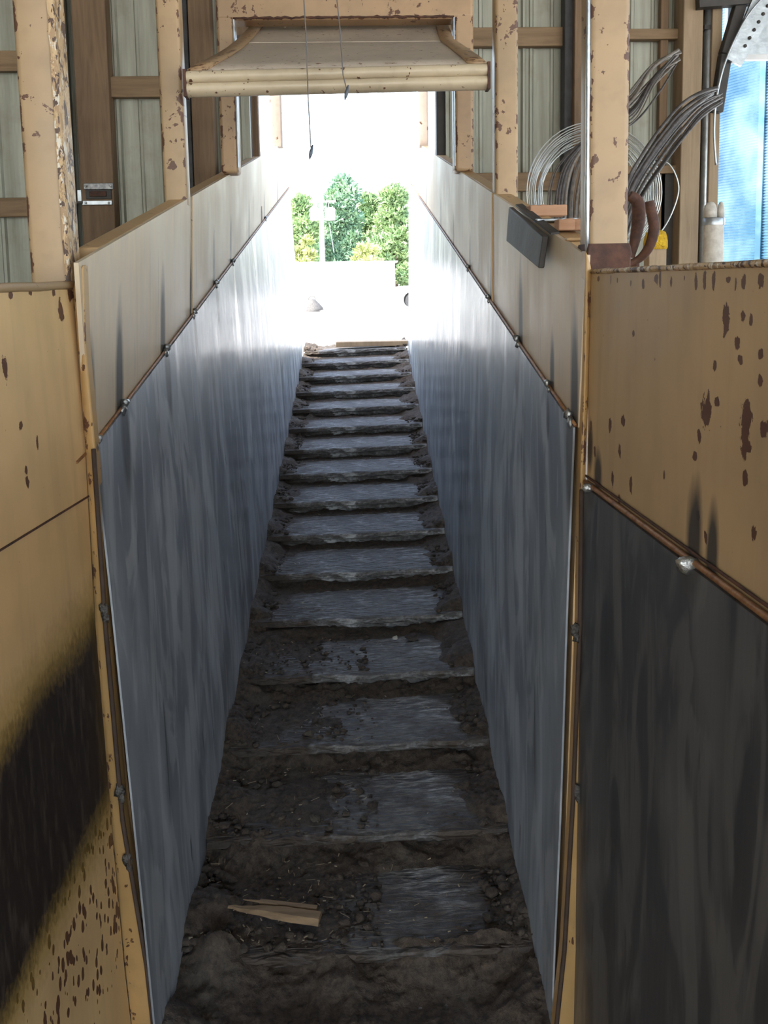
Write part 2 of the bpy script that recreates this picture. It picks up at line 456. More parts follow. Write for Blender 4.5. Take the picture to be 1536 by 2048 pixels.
# ------------------------------------------------------------------ chute side walls
NA, NE = 5.13, 20.65
def CD(y): return 1.50 + (y - 560) / 1490 * .16      # depth of the chute's near corners
def wall(side):
    s = -1 if side == 'L' else 1
    out = X_ * s
    near_top = 4.90 if side == 'L' else 4.96
    t = LN(side + 'T', 12); b = LN(side + 'B', 12)
    root = thing('chute_barrier', (t.x + s * .02, 3.6, 0), ('worn tan-topped chute wall with grey steel liner ' + LATCH) if side == 'L' else
                 'worn tan-topped chute wall with a dark steel plate hooked over its rim', 'chute side', 'side walls of the ramp chute')
    upv = (LN(side + 'T', 10) - LN(side + 'S', 10))
    hu = upv.length
    # upper painted panels: a near one and a far one
    spots = []
    pix = {'L': [(245, 820, 1.0), (326, 706, .9), (384, 632, .6), (434, 572, .75), (463, 528, .6), (528, 440, .5), (190, 895, .8), (500, 480, .6), (550, 405, .5)],
           'R': [(1150, 845, 1.0), (1040, 688, .8), (1100, 780, .25), (988, 602, .35), (938, 540, .4), (905, 492, .4), (880, 455, .5), (852, 412, .5), (836, 390, .4), (1176, 880, .5)]}[side]
    a_, b_ = LINES[side + 'S']
    soot = []
    for (x, y, k) in pix:
        n = b_ / (y - VPY); soot.append(((n - NA) * L, .02 + .03 * k, .022 + .018 * k, .085 + .13 * k))
    up_mat = paint_mat('worn_panel_' + side, base=(.64, .50, .335), chips=.32, chip_scale=26, rough=.48, soot=soot, metal_wear=.5, stretch=.35)
    nj = 8.3
    for (n0, n1, nm) in ((near_top, nj - .015, 0), (nj + .015, NE, 1)):
        mb = MB(); rows = []; uvs = []
        st = 22; hN = 6
        for i in range(st + 1):
            n = n0 + (n1 - n0) * i / st; row = []
            for j in range(hN + 1):
                f = j / hN
                nn = n
                if nm == 0:
                    nn = max(n, n0) if f > .5 else n
                    nb = NA + (n1 - NA) * i / st
                    nn = nb * (1 - f) + n * f
                p = LN(side + 'S', nn).lerp(LN(side + 'T', nn), f)
                row.append(p); uvs.append(((nn - NA) * L, f * hu))
            rows.append(row)
        mb.grid(rows, uvs=uvs)
        back = [[p + out * .008 for p in r] for r in rows]
        mb.grid(back, uvs=uvs, flip=True)
        # rim of the sheet
        e0 = [r[-1] for r in rows]; e1 = [r[-1] for r in back]
        mb.grid([e0, e1], uvs=[uvs[i * (hN + 1) + hN] for i in range(st + 1)] * 2)
        for k in (0, -1): mb.grid([rows[k], back[k]], uvs=uvs[:hN + 1] * 2)
        o = mb.build('upper_panel', up_mat, root, smooth=30)
    # liner sheet, standing 9 mm proud of the panel above
    lsoot = [((b_ / (y - VPY) - NA) * L, 1.12, .03 * k + .01, .12 * k + .03) for x, y, k in pix]
    mb = MB(); rows = []; uvs = []
    st, hN = 60, 24
    nbot = 5.45 if side == 'L' else 5.60
    hl = (LN(side + 'S', 10) - LN(side + 'B', 10)).length
    for i in range(st + 1):
        row = []
        for j in range(hN + 1):
            f = j / hN; n0 = nbot + (NA - nbot) * f; n = n0 + (NE - .1 - n0) * i / st
            p = LN(side + 'B', n).lerp(LN(side + 'S', n), f) - out * .008
            wob = mnoise.noise(V((n * .35, f * 1.6, 3.3 * s))) * .006 * min(1, f * 4) * min(1, (1 - f) * 5)
            p = p + out * wob
            if j == 0: p = p - Z_ * .10
            row.append(p); uvs.append(((n - NA) * L, f * hl))
        rows.append(row)
    mb.grid(rows, uvs=uvs)
    back = [[p + out * .0035 for p in r] for r in rows]; mb.grid(back, uvs=uvs, flip=True)
    mb.grid([[r[-1] for r in rows], [r[-1] for r in back]], uvs=[uvs[i * (hN + 1) + hN] for i in range(st + 1)] * 2)
    for k in (0, -1): mb.grid([rows[k], back[k]], uvs=uvs[:hN + 1] * 2)
    mb.build('liner_sheet', steel_mat('liner_steel_' + side, tint=(.43, .46, .50) if side == 'L' else (.36, .40, .45), soot=lsoot, rough=.41), root, smooth=True)
    # backing sheet behind the liner
    mb = MB()
    mb.prism([LN(side + 'B', 5.7) + out * .012 - Z_ * .1, LN(side + 'B', NE) + out * .012 - Z_ * .1, LN(side + 'S', NE) + out * .012, LN(side + 'S', 5.25) + out * .012], out * .01)
    mb.build('backing_sheet', M['rail_paint'], root)
    # seam bead
    mb = MB(); mb.tube([LN(side + 'S', NA + (NE - NA) * i / 30) - out * .004 + Z_ * .004 for i in range(31)], .0033, 6)
    mb.build('seam_bead', M['seam'], root, smooth=True)
    # welds on the seam
    for (x, y, k) in pix[:7] if side == 'L' else pix[:5]:
        n = b_ / (y - VPY)
        if n < NA: n = NA + .02
        c = LN(side + 'S', n) - out * .007
        mb = MB(); mb.blob(c, .007 + .006 * k, x, .6, 2, (.5, 1.0, .8)); mb.blob(c + V((0, .016, .012)), .006 + .003 * k, y, .6, 2)
        mb.build('weld', M['weld'], root, smooth=True)
    # top rail: angle iron along the rim, outside the sheet
    mb = MB()
    wq = .04
    pr = [V((0, 0, 0)), V((s * wq, 0, 0)), V((s * wq, 0, -.03)), V((0, 0, -.03))]
    A = LN(side + 'T', 5.42) + V((s * .009, 0, 0)); B = LN(side + 'T', NE) + V((s * .009, 0, 0))
    mb.grid([[A + q for q in pr], [B + q for q in pr]], True)
    mb.f.append((0, 1, 2, 3)); mb.f.append((4, 5, 6, 7))
    mb.build('top_rail', M['rail_paint'], root, bevel=.002)
    # vertical joint strip
    mb = MB(); p0 = LN(side + 'S', nj); p1 = LN(side + 'T', nj)
    mb.bar(p0 - out * .001, p1 - out * .001, .005, .004, up=out); mb.build('joint_strip', M['rail_paint'], root)
    # end flange where the wall meets the wing, and corner welds
    if side == 'L':
        inner = [(166, 528), (172, 700), (190, 898), (214, 1254), (248, 1640), (296, 1930), (309, 2050), (318, 2120)]
        outer = [(145, 574), (160, 760), (170, 900), (190, 1250), (222, 1640), (248, 1930), (262, 2050), (272, 2120)]
    else:
        inner = [(1172, 500), (1168, 760), (1160, 980), (1157, 1250), (1143, 1600), (1126, 1900), (1110, 2050), (1104, 2120)]
        outer = [(1184, 545), (1178, 760), (1174, 980), (1166, 1250), (1164, 1600), (1162, 1900), (1156, 2050), (1153, 2120)]
    rows = []
    for (a, b) in zip(inner, outer):
        d0 = CD(a[1]) - .012
        pi = D(a[0], a[1], d0); po = D(b[0], b[1], d0 + .012)
        rows.append([pi, (pi + po) / 2 - Y_ * .004, po, po + Y_ * .03, pi + Y_ * .03])
    mb = MB(); mb.grid(rows, True); mb.f.append((0, 1, 2, 3, 4)); k = len(mb.v) - 5; mb.f.append((k, k + 1, k + 2, k + 3, k + 4))
    fl = mb.build('end_flange', M['flange_paint'], root, bevel=.003)
    mb = MB(); mb.tube([D(x + (-3 if side == 'L' else 3), y, CD(y) - .016) for x, y in inner[2:]], .0042, 6)
    mb.build('edge_gap', M['gap'], root, smooth=True)
    for (x, y) in {'L': [(207, 1222), (238, 1585), (253, 1722)], 'R': [(1156, 1585), (1151, 1262)]}[side]:
        c = D(x, y, CD(y) - .022)
        mb = MB(); mb.blob(c + Y_ * .004, .008, x, .9, 2, (1, .4, 1.7)); mb.blob(c + V((.003, .003, -.014)), .006, y, .9, 2, (1, .5, 1.4))
        mb.build('weld', M['weld_dark'], root, smooth=True)
    return root
wall_l = wall('L'); wall_r = wall('R')

# ------------------------------------------------------------------ funnel wings at the mouth of the chute
def plane_frame(o, px_far, up_hint):
    e1 = (px_far - o); e1.z = 0; e1.normalize()
    n = e1.cross(Z_); return e1, n
def wing(side):
    if side == 'L':
        inner = [(147, 574), (160, 760), (170, 900), (190, 1250), (222, 1640), (248, 1930), (262, 2050), (290, 2300)]
        c0 = D(147, 574, 1.51); o1 = D(0, 1100, 1.247)
    else:
        inner = [(1180, 546), (1178, 760), (1174, 980), (1166, 1250), (1164, 1600), (1162, 1900), (1156, 2050), (1150, 2300)]
        c0 = D(1180, 546, 1.50); o1 = D(1536, 1240, .936)
    cb = D(inner[-2][0], inner[-2][1], 1.66)
    # plane through the corner's top, the corner's foot and a point on the outer seam
    nrm = (cb - c0).cross(o1 - c0).normalized()
    if nrm.y > 0: nrm = -nrm
    e2 = (c0 - cb).normalized(); e1 = e2.cross(nrm); e1.normalize()
    if (o1 - c0).dot(e1) < 0: e1 = -e1
    def hit(px, py):
        q = (W + R * ((px - PX) / F) + U * ((PY - py) / F))
        t = (c0 - CAM).dot(nrm) / q.dot(nrm); return CAM + q * t
    def uvof(p): return ((p - c0).dot(e1), (p - c0).dot(e2))
    def uvp(px, py): return uvof(hit(px, py))
    return inner, c0, nrm, e1, e2, hit, uvof, uvp

# latch-side wing: one painted sheet with a score line and a scorched diagonal band
inner, c0, nrm, e1, e2, hit, uvof, uvp = wing('L')
root = thing('chute_wing', (c0 + e1 * .4)[:2] + (0,), 'pale tan wing panel with a black scorched band and rust pits', 'wing panel', 'flared wings at the chute mouth')
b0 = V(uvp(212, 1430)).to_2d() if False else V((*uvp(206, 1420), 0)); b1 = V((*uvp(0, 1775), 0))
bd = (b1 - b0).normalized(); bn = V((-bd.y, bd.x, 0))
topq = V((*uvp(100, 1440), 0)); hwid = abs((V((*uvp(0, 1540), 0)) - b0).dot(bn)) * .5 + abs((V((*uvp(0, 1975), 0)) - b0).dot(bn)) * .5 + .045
dense = []
for (x, y, rx, ry) in [(190, 1820, .16, .22), (110, 1900, .2, .2), (60, 2000, .25, .15)]:
    q = uvp(x, y); dense.append((q[0], q[1], rx, ry))
spots = []
for (x, y, rx, ry) in [(122, 622, .009, .020), (10, 736, .006, .020), (140, 590, .010, .010), (42, 850, .005, .007), (55, 965, .006, .009), (52, 940, .005, .007), (75, 888, .003, .012), (150, 615, .004, .008), (20, 590, .006, .006), (60, 585, .005, .006), (107, 585, .006, .006)]:
    q = uvp(x, y); spots.append((q[0], q[1], rx, ry))
soot = []
q = uvp(186, 1262); soot.append((q[0], q[1], .02, .05)); q = uvp(180, 905); soot.append((q[0], q[1], .018, .03))
q = uvp(105, 1080); soot_f = (q[0], q[1])
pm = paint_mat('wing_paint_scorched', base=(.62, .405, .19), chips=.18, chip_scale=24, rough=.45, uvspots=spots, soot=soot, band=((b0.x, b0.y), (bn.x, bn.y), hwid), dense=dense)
outer_u = 1.25
mb = MB(); rows = []; uvs = []
for (x, y) in [(147, 574), (153, 660), (160, 760), (170, 900), (180, 1075), (190, 1250), (206, 1445), (222, 1640), (248, 1930), (262, 2050), (285, 2260)]:
    a = hit(x, y); ua = uvof(a); row = []
    for k in range(21):
        u = ua[0] + (outer_u - ua[0]) * k / 20
        v = ua[1]
        if (x, y) == (147, 574): v += 0.0
        row.append(c0 + e1 * u + e2 * v); uvs.append((u, v))
    rows.append(row)
vf = -(c0.z - .004) / e2.z
rows.append([c0 + e1 * uvs[-21 + k][0] + e2 * vf for k in range(21)]); uvs += [(q_[0], vf) for q_ in uvs[-21:]]
mb.grid(rows, uvs=uvs); mb.grid([[p - nrm * .008 for p in r] for r in rows], uvs=uvs, flip=True)
mb.grid([rows[0], [p - nrm * .008 for p in rows[0]]], uvs=uvs[:21] * 2)
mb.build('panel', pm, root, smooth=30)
# score line / sheet joint
mb = MB(); sA, sB = hit(177, 992), c0 + (lambda q: e1 * q[0] + e2 * q[1])(uvp(0, 1100))
sB2 = sA + (sB - sA) * 5.6
mb.bar(sA + nrm * .0006, sB2 + nrm * .0006, .0028, .003, up=nrm); mb.build('joint', M['rust'], root)
mb = MB(); mb.bar(hit(172, 905) + nrm * .001, hit(152, 925) + nrm * .001, .004, .004, up=nrm); mb.build('joint', M['seam'], root)
# top edge bead
mb = MB(); tp = [rows[0][i] + Z_ * .003 + V((0, 0, .002 * mnoise.noise(V((i * .7, 0, 0))))) for i in range(21)]
mb.tube(tp, .007, 8); mb.build('rim', M['post_paint'], root, smooth=True)

# coil-side wing: painted sheet over a dark steel liner
inner, c0r, nrmr, e1r, e2r, hitr, uvofr, uvpr = wing('R')
c0, nrm, e1, e2, hit, uvof, uvp = c0r, nrmr, e1r, e2r, hitr, uvofr, uvpr
root = thing('chute_wing', (c0 + e1 * .4)[:2] + (0,), 'brown-tan wing panel with dark steel liner across its lower half', 'wing panel', 'flared wings at the chute mouth')
spots = []
for (x, y, rx, ry) in [(1412, 822, .012, .022), (1433, 803, .006, .007), (1490, 860, .011, .036), (1497, 893, .006, .008), (1530, 855, .01, .010), (1452, 645, .008, .020), (1487, 632, .006, .009), (1502, 640, .004, .008), (1474, 686, .006, .008), (1430, 732, .005, .007), (1480, 720, .005, .006), (1523, 709, .006, .007), (1520, 762, .005, .008), (1398, 870, .005, .008), (1246, 840, .007, .009), (1220, 850, .007, .011), (1240, 905, .006, .013), (1225, 955, .006, .012), (1262, 972, .005, .014), (1238, 1000, .006, .012), (1390, 912, .006, .006), (1328, 952, .004, .008), (1182, 852, .005, .010), (1190, 905, .005, .010), (1267, 668, .005, .006), (1490, 955, .005, .010), (1506, 1067, .005, .010), (1396, 1033, .005, .008), (1412, 1075, .004, .007)]:
    q = uvp(x, y); spots.append((q[0], q[1], rx, ry))
for i in range(16):
    q = uvp(1200 + i * 21 + random.uniform(-8, 8), 556 + random.uniform(0, 12)); spots.append((q[0], q[1], random.uniform(.002, .006), random.uniform(.003, .014)))
soot = []
for (x, y, rx, ry) in [(1388, 1085, .030, .11), (1424, 1110, .022, .085), (1196, 950, .028, .055), (1180, 895, .02, .06)]:
    q = uvp(x, y); soot.append((q[0], q[1], rx, ry))
pm = paint_mat('wing_paint_chipped', base=(.47, .325, .175), chips=.22, chip_scale=20, rough=.40, uvspots=spots, soot=soot)
innr = [(1180, 546), (1179, 660), (1178, 760), (1176, 870), (1174, 980)]
seam_in, seam_out = hit(1172, 968), hit(1536, 1240)
su = uvof(seam_in); so = uvof(seam_out); sl = (so[1] - su[1]) / (so[0] - su[0])
mb = MB(); rows = []; uvs = []
NU = 24; topv = uvof(hit(1180, 546)); top_o = uvof(hit(1536, 530)); tsl = (top_o[1] - topv[1]) / (top_o[0] - topv[0])
OU = 1.1
for j in range(13):
    f = j / 12; row = []
    y = 546 + (968 - 546) * f; x = 1180 - 6 * f
    u0_ = uvof(hit(x, y))[0]
    for k in range(NU + 1):
        u = u0_ + (OU - u0_) * k / NU
        v = (topv[1] + tsl * (u - topv[0])) * (1 - f) + (su[1] + sl * (u - su[0])) * f
        row.append(c0 + e1 * u + e2 * v); uvs.append((u, v))
    rows.append(row)
mb.grid(rows, uvs=uvs); mb.grid([[p - nrm * .008 for p in r] for r in rows], uvs=uvs, flip=True)
mb.build('panel', pm, root, smooth=30)
tp = [p + Z_ * .002 for p in rows[0]]
mb = MB(); mb.tube(tp, [.0042 + .002 * mnoise.noise(V((i * .8, 2, 0))) for i in range(len(tp))], 8); mb.build('rim', M['flaked'], root, smooth=True)
# lower liner
q = uvp(1392, 1132); lso = [(q[0], q[1], .04, .06)]; q = uvp(1192, 978); lso.append((q[0], q[1], .03, .05))
mb = MB(); lrows = []; uvs = []
edge = [(1170, 966), (1166, 1100), (1164, 1250), (1163, 1450), (1162, 1600), (1161, 1900), (1156, 2050), (1150, 2320)]
vb = -(c0.z - .012) / e2.z
for j, (x, y) in enumerate(edge):
    u0_, v0_ = uvof(hit(x, y)); f = (v0_ - su[1]) / (vb - su[1]); row = []
    for k in range(NU + 1):
        u = u0_ + (OU - u0_) * k / NU
        v = (su[1] + sl * (u - su[0])) * (1 - f) + vb * f
        row.append(c0 + e1 * u + e2 * v + nrm * .009); uvs.append((u, v))
    lrows.append(row)
mb.grid(lrows, uvs=uvs); mb.grid([[p - nrm * .006 for p in r] for r in lrows], uvs=uvs, flip=True)
mb.grid([lrows[0], [p - nrm * .006 for p in lrows[0]]], uvs=uvs[:NU + 1] * 2)
mb.grid([[r[0] for r in lrows], [r[0] - nrm * .006 for r in lrows]], uvs=[uvs[i * (NU + 1)] for i in range(len(edge))] * 2)
mb.build('liner_sheet', steel_mat('wing_steel', tint=(.13, .132, .138), rough=.42, smudge=1.3, soot=lso, tone=.9), root, smooth=30)
mb = MB(); mb.tube([lrows[0][i] - nrm * .004 + Z_ * .006 for i in range(NU + 1)], .0045, 6); mb.build('seam_bead', M['seam'], root, smooth=True)
mb = MB(); mb.tube([lrows[0][i] - nrm * .006 + Z_ * .016 for i in range(NU + 1)], .002, 6); mb.build('seam_wire', M['rust'], root, smooth=True)
for (x, y, r_) in [(1395, 1131, .012), (1190, 976, .008)]:
    c = hit(x, y) + nrm * .010
    mb = MB(); mb.blob(c, r_, x, .6, 2, (1.3, .6, .9)); mb.blob(c + e1 * -.009 + nrm * .003, r_ * .7, y, .6, 2)
    mb.build('weld', M['weld'], root, smooth=True)

# ------------------------------------------------------------------ chute posts
def post(px0, px1, pyb, dep, label, top=3.7, tilt=(0, 0), collar=False, zb=None, depth_w=None, mat='post_paint'):
    a, b = D(px0, pyb, dep), D(px1, pyb, dep)
    w = (b - a).length; c = (a + b) / 2; z0 = zb if zb is not None else c.z - .01
    dw = depth_w or w
    root = thing('steel_post', (c.x, c.y + dw / 2, z0), label, 'post', 'square tube posts along the chute')
    mb = MB(); n = 16
    h = top - z0; rows = []
    for i in range(n + 1):
        f = i / n; cx = c.x + tilt[0] * h * f; cy = c.y + dw / 2 + tilt[1] * h * f; z = z0 + h * f
        r_ = min(w, dw) * .16
        ring = []
        for (sx, sy, a0) in ((1, 1, 0), (-1, 1, 90), (-1, -1, 180), (1, -1, 270)):
            for t in (0, 30, 60, 90):
                an = math.radians(a0 + t)
                ring.append(V((cx + sx * (w / 2 - r_) + r_ * math.cos(an), cy + sy * (dw / 2 - r_) + r_ * math.sin(an), z)))
        rows.append(ring)
    mb.grid(rows, True); k = len(rows[0]); mb.f.append(tuple(range(k))[::-1]); mb.f.append(tuple(n * k + i for i in range(k)))
    mb.build('tube', M[mat], root, smooth=40)
    return root, c, w, z0
pL1, c, w, z0 = post(62, 140, 574, 1.52, 'tan square post standing on the scorched wing panel, edge paint flaking', tilt=(-.010, 0), zb=1.62, depth_w=.07)
# flaky weld bead down the inner edge
mb = MB(); fr = []
for i in range(121):
    z = z0 + .005 + i * .017; xx = c.x + w / 2 - .010 * (z - z0)
    k1 = .0022 * mnoise.noise(V((0, 1, i * .55))); k2 = .003 * mnoise.noise(V((0, 7, i * .8)))
    fr.append([V((xx - .007 + k2, c.y - .0012, z)), V((xx + .0008, c.y - .0022 + k1 * .5, z)), V((xx + .0030 + k1, c.y + .006, z)), V((xx + .0022 - k1, c.y + .03, z)), V((xx + .001, c.y + .062, z))])
mb.grid(fr); mb.build('flaked_edge', M['flaked'], pL1, smooth=True)
mb = MB(); mb.prism([V((c.x - w * .62, c.y - .012, z0 - .0)), V((c.x + w * .56, c.y - .012, z0)), V((c.x + w * .56, c.y + w, z0)), V((c.x - w * .62, c.y + w, z0))], Z_ * .008)
mb.build('foot_plate', M['flange_paint'], pL1)
pR1, c, w, z0 = post(1177, 1258, 538, 1.50, 'tan square post with a rusted foot, rising from the steel-lined wing', tilt=(-.004, 0), zb=1.69)
mb = MB(); rr = []
for (f, zz) in ((.54, 0), (.545, .028), (.57, .034), (.545, .045), (.52, .052)):
    rr.append([V((c.x + sx * w * f, c.y + w / 2 + sy * w * f, z0 + zz)) for sx, sy in ((-1, -1), (1, -1), (1, 1), (-1, 1))])
mb.grid(rr, True); mb.build('rusted_collar', M['rust'], pR1, bevel=.003)
mb = MB(); mb.tube([V((c.x - w / 2 - .002 - .004 * (z - z0), c.y + .003, z)) for z in [z0 + .03 + i * .04 for i in range(50)]], [.0035 + .0022 * abs(mnoise.noise(V((0, 3, i * .8)))) for i in range(50)], 6)
mb.build('lit_post_edge', M['galv'], pR1, smooth=True)  # pale tube stands in for the light on the post's side face
pL2, *_ = post(328, 374, 402, 2.42, 'clean tan square post beside the panel joint on the latch side', tilt=(-.004, 0))
pR2, *_ = post(991, 1037, 386, 2.47, 'rust-freckled tan post standing between the gate frame and loose wood blocks', tilt=(0, 0))
# posts at the outer end of the chute
post(541, 565, 290, 5.3, 'slim grey-tan post at the outer end of the ramp, latch side', tilt=(0, 0), top=3.9, mat='hazed_paint')
post(838, 857, 290, 5.13, 'slim grey-tan post at the outer end of the ramp, near the grain bin', tilt=(0, 0), top=3.9, mat='hazed_paint')

# ------------------------------------------------------------------ gate frame (portal) and the tilted flap gate
YP = 3.27
root = thing('gate_frame', AY(690, 340, YP), 'tan square-tube gate frame arching over the ramp, edges rust-pitted', 'gate frame')
tl, tr = AY(430, 2, YP), AY(947, -6, YP); il, ir = AY(466, 40, YP), AY(908, 32, YP)
bl, br = LN('LT', 10.8), LN('RT', 10.8)
dw = .10
def leg(xo, xi, zb, nm):
    mb = MB(); mb.box((min(xo, xi), YP, zb), (max(xo, xi), YP + dw, tl.z)); mb.build(nm, M['frame_paint'], root, bevel=.012, seg=3)
leg(tl.x, il.x, bl.z - .0, 'leg'); leg(tr.x, ir.x, br.z - .0, 'leg')
mb = MB(); mb.box((tl.x, YP - .001, il.z), (tr.x, YP + dw - .001, tl.z + .03)); mb.build('header', M['frame_paint'], root, bevel=.012, seg=3)
mb = MB(); mb.tube([V((il.x + (ir.x - il.x) * i / 60, YP - .001, il.z + .006 + .005 * mnoise.noise(V((i * .6, 0, 2))))) for i in range(61)], [.003 + .006 * abs(mnoise.noise(V((i * .45, 3, 1)))) for i in range(61)], 6)
mb.build('rust_edge', M['rust'], root, smooth=True)
# light along the legs' inner edges, put in as pale tubes
mb = MB(); mb.tube([V((il.x + .001, YP + .004, bl.z + .02)), V((il.x + .001, YP + .004, tl.z - .02))], .0035, 6); mb.build('lit_leg_edge', M['galv'], root)
mb = MB(); mb.tube([V((ir.x - .001, YP + .004, br.z + .02)), V((ir.x - .001, YP + .004, tl.z - .02))], .0035, 6); mb.build('lit_leg_edge', M['galv'], root)

flap = thing('flap_gate', AY(690, 100, 3.3), 'dusty curved flap gate swung up toward the chute mouth, thick rounded lip', 'gate')
prof = [((374, 146), (973, 131), 2.43), ((402, 130), (958, 118), 2.555), ((432, 115), (938, 104), 2.71), ((455, 100), (922, 93), 2.89), ((470, 88), (908, 84), 3.08), ((482, 76), (903, 72), 3.25), ((494, 64), (898, 58), 3.38), ((503, 55), (893, 47), 3.45)]
rows = []
for (a, b, Y) in prof:
    A, B = AY(*a, Y), AY(*b, Y); rows.append([A.lerp(B, k / 12) for k in range(13)])
mb = MB(); mb.grid(rows); mb.build('panel', M['flap_paint'], flap, smooth=True, solid=.006)
for k0, k1 in ((0, 1), (12, 11)):
    sr = [[r[k0] + Z_ * .006, r[k0].lerp(r[k1], .75) + Z_ * .006] for r in rows]
    mb = MB(); mb.grid(sr); mb.build('side_strip', M['frame_paint'], flap, smooth=True, solid=.006)
mb = MB(); mb.bar(rows[4][0] + Z_ * .001, rows[4][12] + Z_ * .001, .010, .005); mb.build('crease', M['flap_paint'], flap)
# lip: two rounded ridges over a drip edge
A, B = AY(371, 146, 2.43), AY(976, 131, 2.43)
zt = 0.0; R1 = .0155
lp = [(.02, .004), (0, .004)] + [(-.004 - R1 * math.cos(t), -.0115 + R1 * math.sin(t)) for t in [math.radians(80 - 20 * i) for i in range(9)]]
lp += [(-.004 - R1 * .95 * math.cos(t), -.041 + R1 * .95 * math.sin(t)) for t in [math.radians(75 - 20 * i) for i in range(8)]] + [(-.002, -.061), (.01, -.061), (.02, -.055)]
mb = MB(); nn = 40; lr = []
for i in range(nn + 1):
    q = A.lerp(B, i / nn); j = .0012 * mnoise.noise(V((i * .5, 1, 1)))
    lr.append([V((q.x, q.y + y_, q.z + z_ + j)) for y_, z_ in lp])
mb.grid(lr, True); k = len(lp); mb.f.append(tuple(range(k))); mb.f.append(tuple(nn * k + i for i in range(k))[::-1])
mb.build('lip', M['lip_paint'], flap, smooth=50)
for q in (A, B):
    mb = MB(); mb.box((q.x - .004, q.y - .02, q.z - .062), (q.x + .004, q.y + .03, q.z + .006)); mb.build('end_cap', M['rust'], flap)
mb = MB(); A, B = AY(496, 57, 3.47), AY(896, 48, 3.47); mb.bar(A, B, .03, .03); mb.build('hinge_bar', M['frame_paint'], flap)
for (x, y) in ((590, 62), (790, 50)):
    c = AY(x, y, 3.44)
    mb = MB(); mb.tube([c + V((.035 * math.cos(t), -.02, .035 * math.sin(t) + .01)) for t in [math.radians(170 + 20 * i) for i in range(11)]], .007, 8)
    mb.build('hook', M['flap_paint'], flap, smooth=True)
# inner frame behind the gate
tb = thing('door_track', AY(690, 30, 4.0), 'grey-brown timber header behind the flap gate', 'header')
mb = MB(); mb.box(AY(480, 52, 4.0), AY(905, 10, 4.1)); mb.build('beam', M['wood_x'], tb)
for x in (481, 893):
    mb = MB(); A = AY(x, 60, 3.95); mb.box((A.x - .03, 3.95, A.z - .02), (A.x + .03, 4.0, ZR)); mb.build('bracket', M['wood_v'], tb)

# pull cords
for (x0, y0, x1, y1, bx, by, Y, lab) in ((606, -30, 616, 190, 622, 305, 2.33, 'thin pull cord with the lower dark bob, hanging past the flap lip'), (671, -30, 686, 150, 693, 186, 2.33, 'thin pull cord with its dark bob level with the flap lip')):
    A, B, Cc = AY(x0, y0, Y), AY(x1, y1, Y), AY(bx, by, Y)
    o = thing('pull_cord', Cc, lab, 'cord', 'pull cords over the ramp')
    mb = MB(); mb.tube([A, A.lerp(B, .5) + X_ * .002, B, Cc + Z_ * .012], .0017, 6); mb.build('cord', M['rope'], o)
    mb = MB(); mb.lathe(Cc, [(.001, -.018), (.004, -.008), (.0052, .0), (.0036, .009), (.0015, .02)], 10, V((.25, 0, 1))); mb.build('bob', M['lead'], o, smooth=True)

# ------------------------------------------------------------------ the stepped ramp
ordn = ['lowest visible step, buried in dark dung at the foot of the ramp', 'low step with the split stick lying on it, soiled along one side', 'dirty step just above the one with the split stick', 'second step above the one with the split stick, damp and dark near its riser'] + [None] * 13
names = ['third', 'fourth', 'fifth', 'sixth', 'seventh', 'eighth', 'ninth', 'tenth', 'eleventh', 'twelfth', 'thirteenth', 'fourteenth']
STEPS = []
for k in range(-1, 16):
    n = 6.14 + k
    a, b = LN('LB', n), LN('RB', n); a2, b2 = LN('LB', n + 1), LN('RB', n + 1)
    Yn = (a2.y + b2.y) / 2 - (a.y + b.y) / 2
    ax = X_ * .010; bx = X_ * -.010
    Yl = Yn + .028 if k < 15 else .14
    prof_ = [(Yl, 0), (.010, 0), (.003, -.003), (0, -.010), (.002, -.022), (.012, -.027), (.030, -.030), (.034, -.10)]
    rows = []; NX = 24
    for i in range(NX + 1):
        f = i / NX; e = a.lerp(b, f) + ax.lerp(bx, f)
        row = []
        for (y_, z_) in prof_:
            j = .002 * mnoise.noise(V((f * 7, k * 3.1, 0))) + .0016 * mnoise.noise(V((f * 25, k * 5.1, 2)))
            row.append(V((e.x, e.y + y_ + (j if y_ < .02 else 0), e.z + z_ + (j * .6 if y_ < .05 and z_ > -.05 else 0))))
        row.append(V((e.x, e.y + .034, 0 if e.z > .12 else min(0, e.z - .12)))); row.append(V((e.x, e.y + Yl, 0 if e.z > .12 else min(0, e.z - .12))))
        rows.append(row)
    mb = MB(); mb.grid(rows, True); kk = len(rows[0]); mb.f.append(tuple(range(kk))); mb.f.append(tuple(NX * kk + i for i in range(kk))[::-1])
    if k + 1 < 4: lab = ordn[k + 1]
    elif k == 15: lab = 'topmost tread at the bright outer end of the ramp'
    else: lab = '%s concrete step counting up from the split stick' % names[k - 3]
    o = mb.build('concrete_step', M['concrete'], None, (a + b) / 2 * 1.0, smooth=40)
    tag(o, lab, 'step', 'grooved concrete steps of the ramp')
    STEPS.append((k, a, b, a2, b2, Yn))
# plank laid at the top
A, B = AY(672, 707, LN('LB', 21.2).y), AY(822, 700, LN('LB', 21.2).y)
ztop = max(LN('LB', 21.14).z, LN('RB', 21.14).z)
mb = MB(); mb.obox(((A.x + B.x) / 2, LN('LB', 21.1).y + .10, ztop + .022), (X_, Y_, Z_), ((B.x - A.x) / 2, .07, .018))
tag(mb.build('plank', M['wood_pale'], None, ((A.x + B.x) / 2, LN('LB', 21.1).y + .10, ztop), bevel=.004), 'grey plank lying across the top end of the ramp', 'plank')

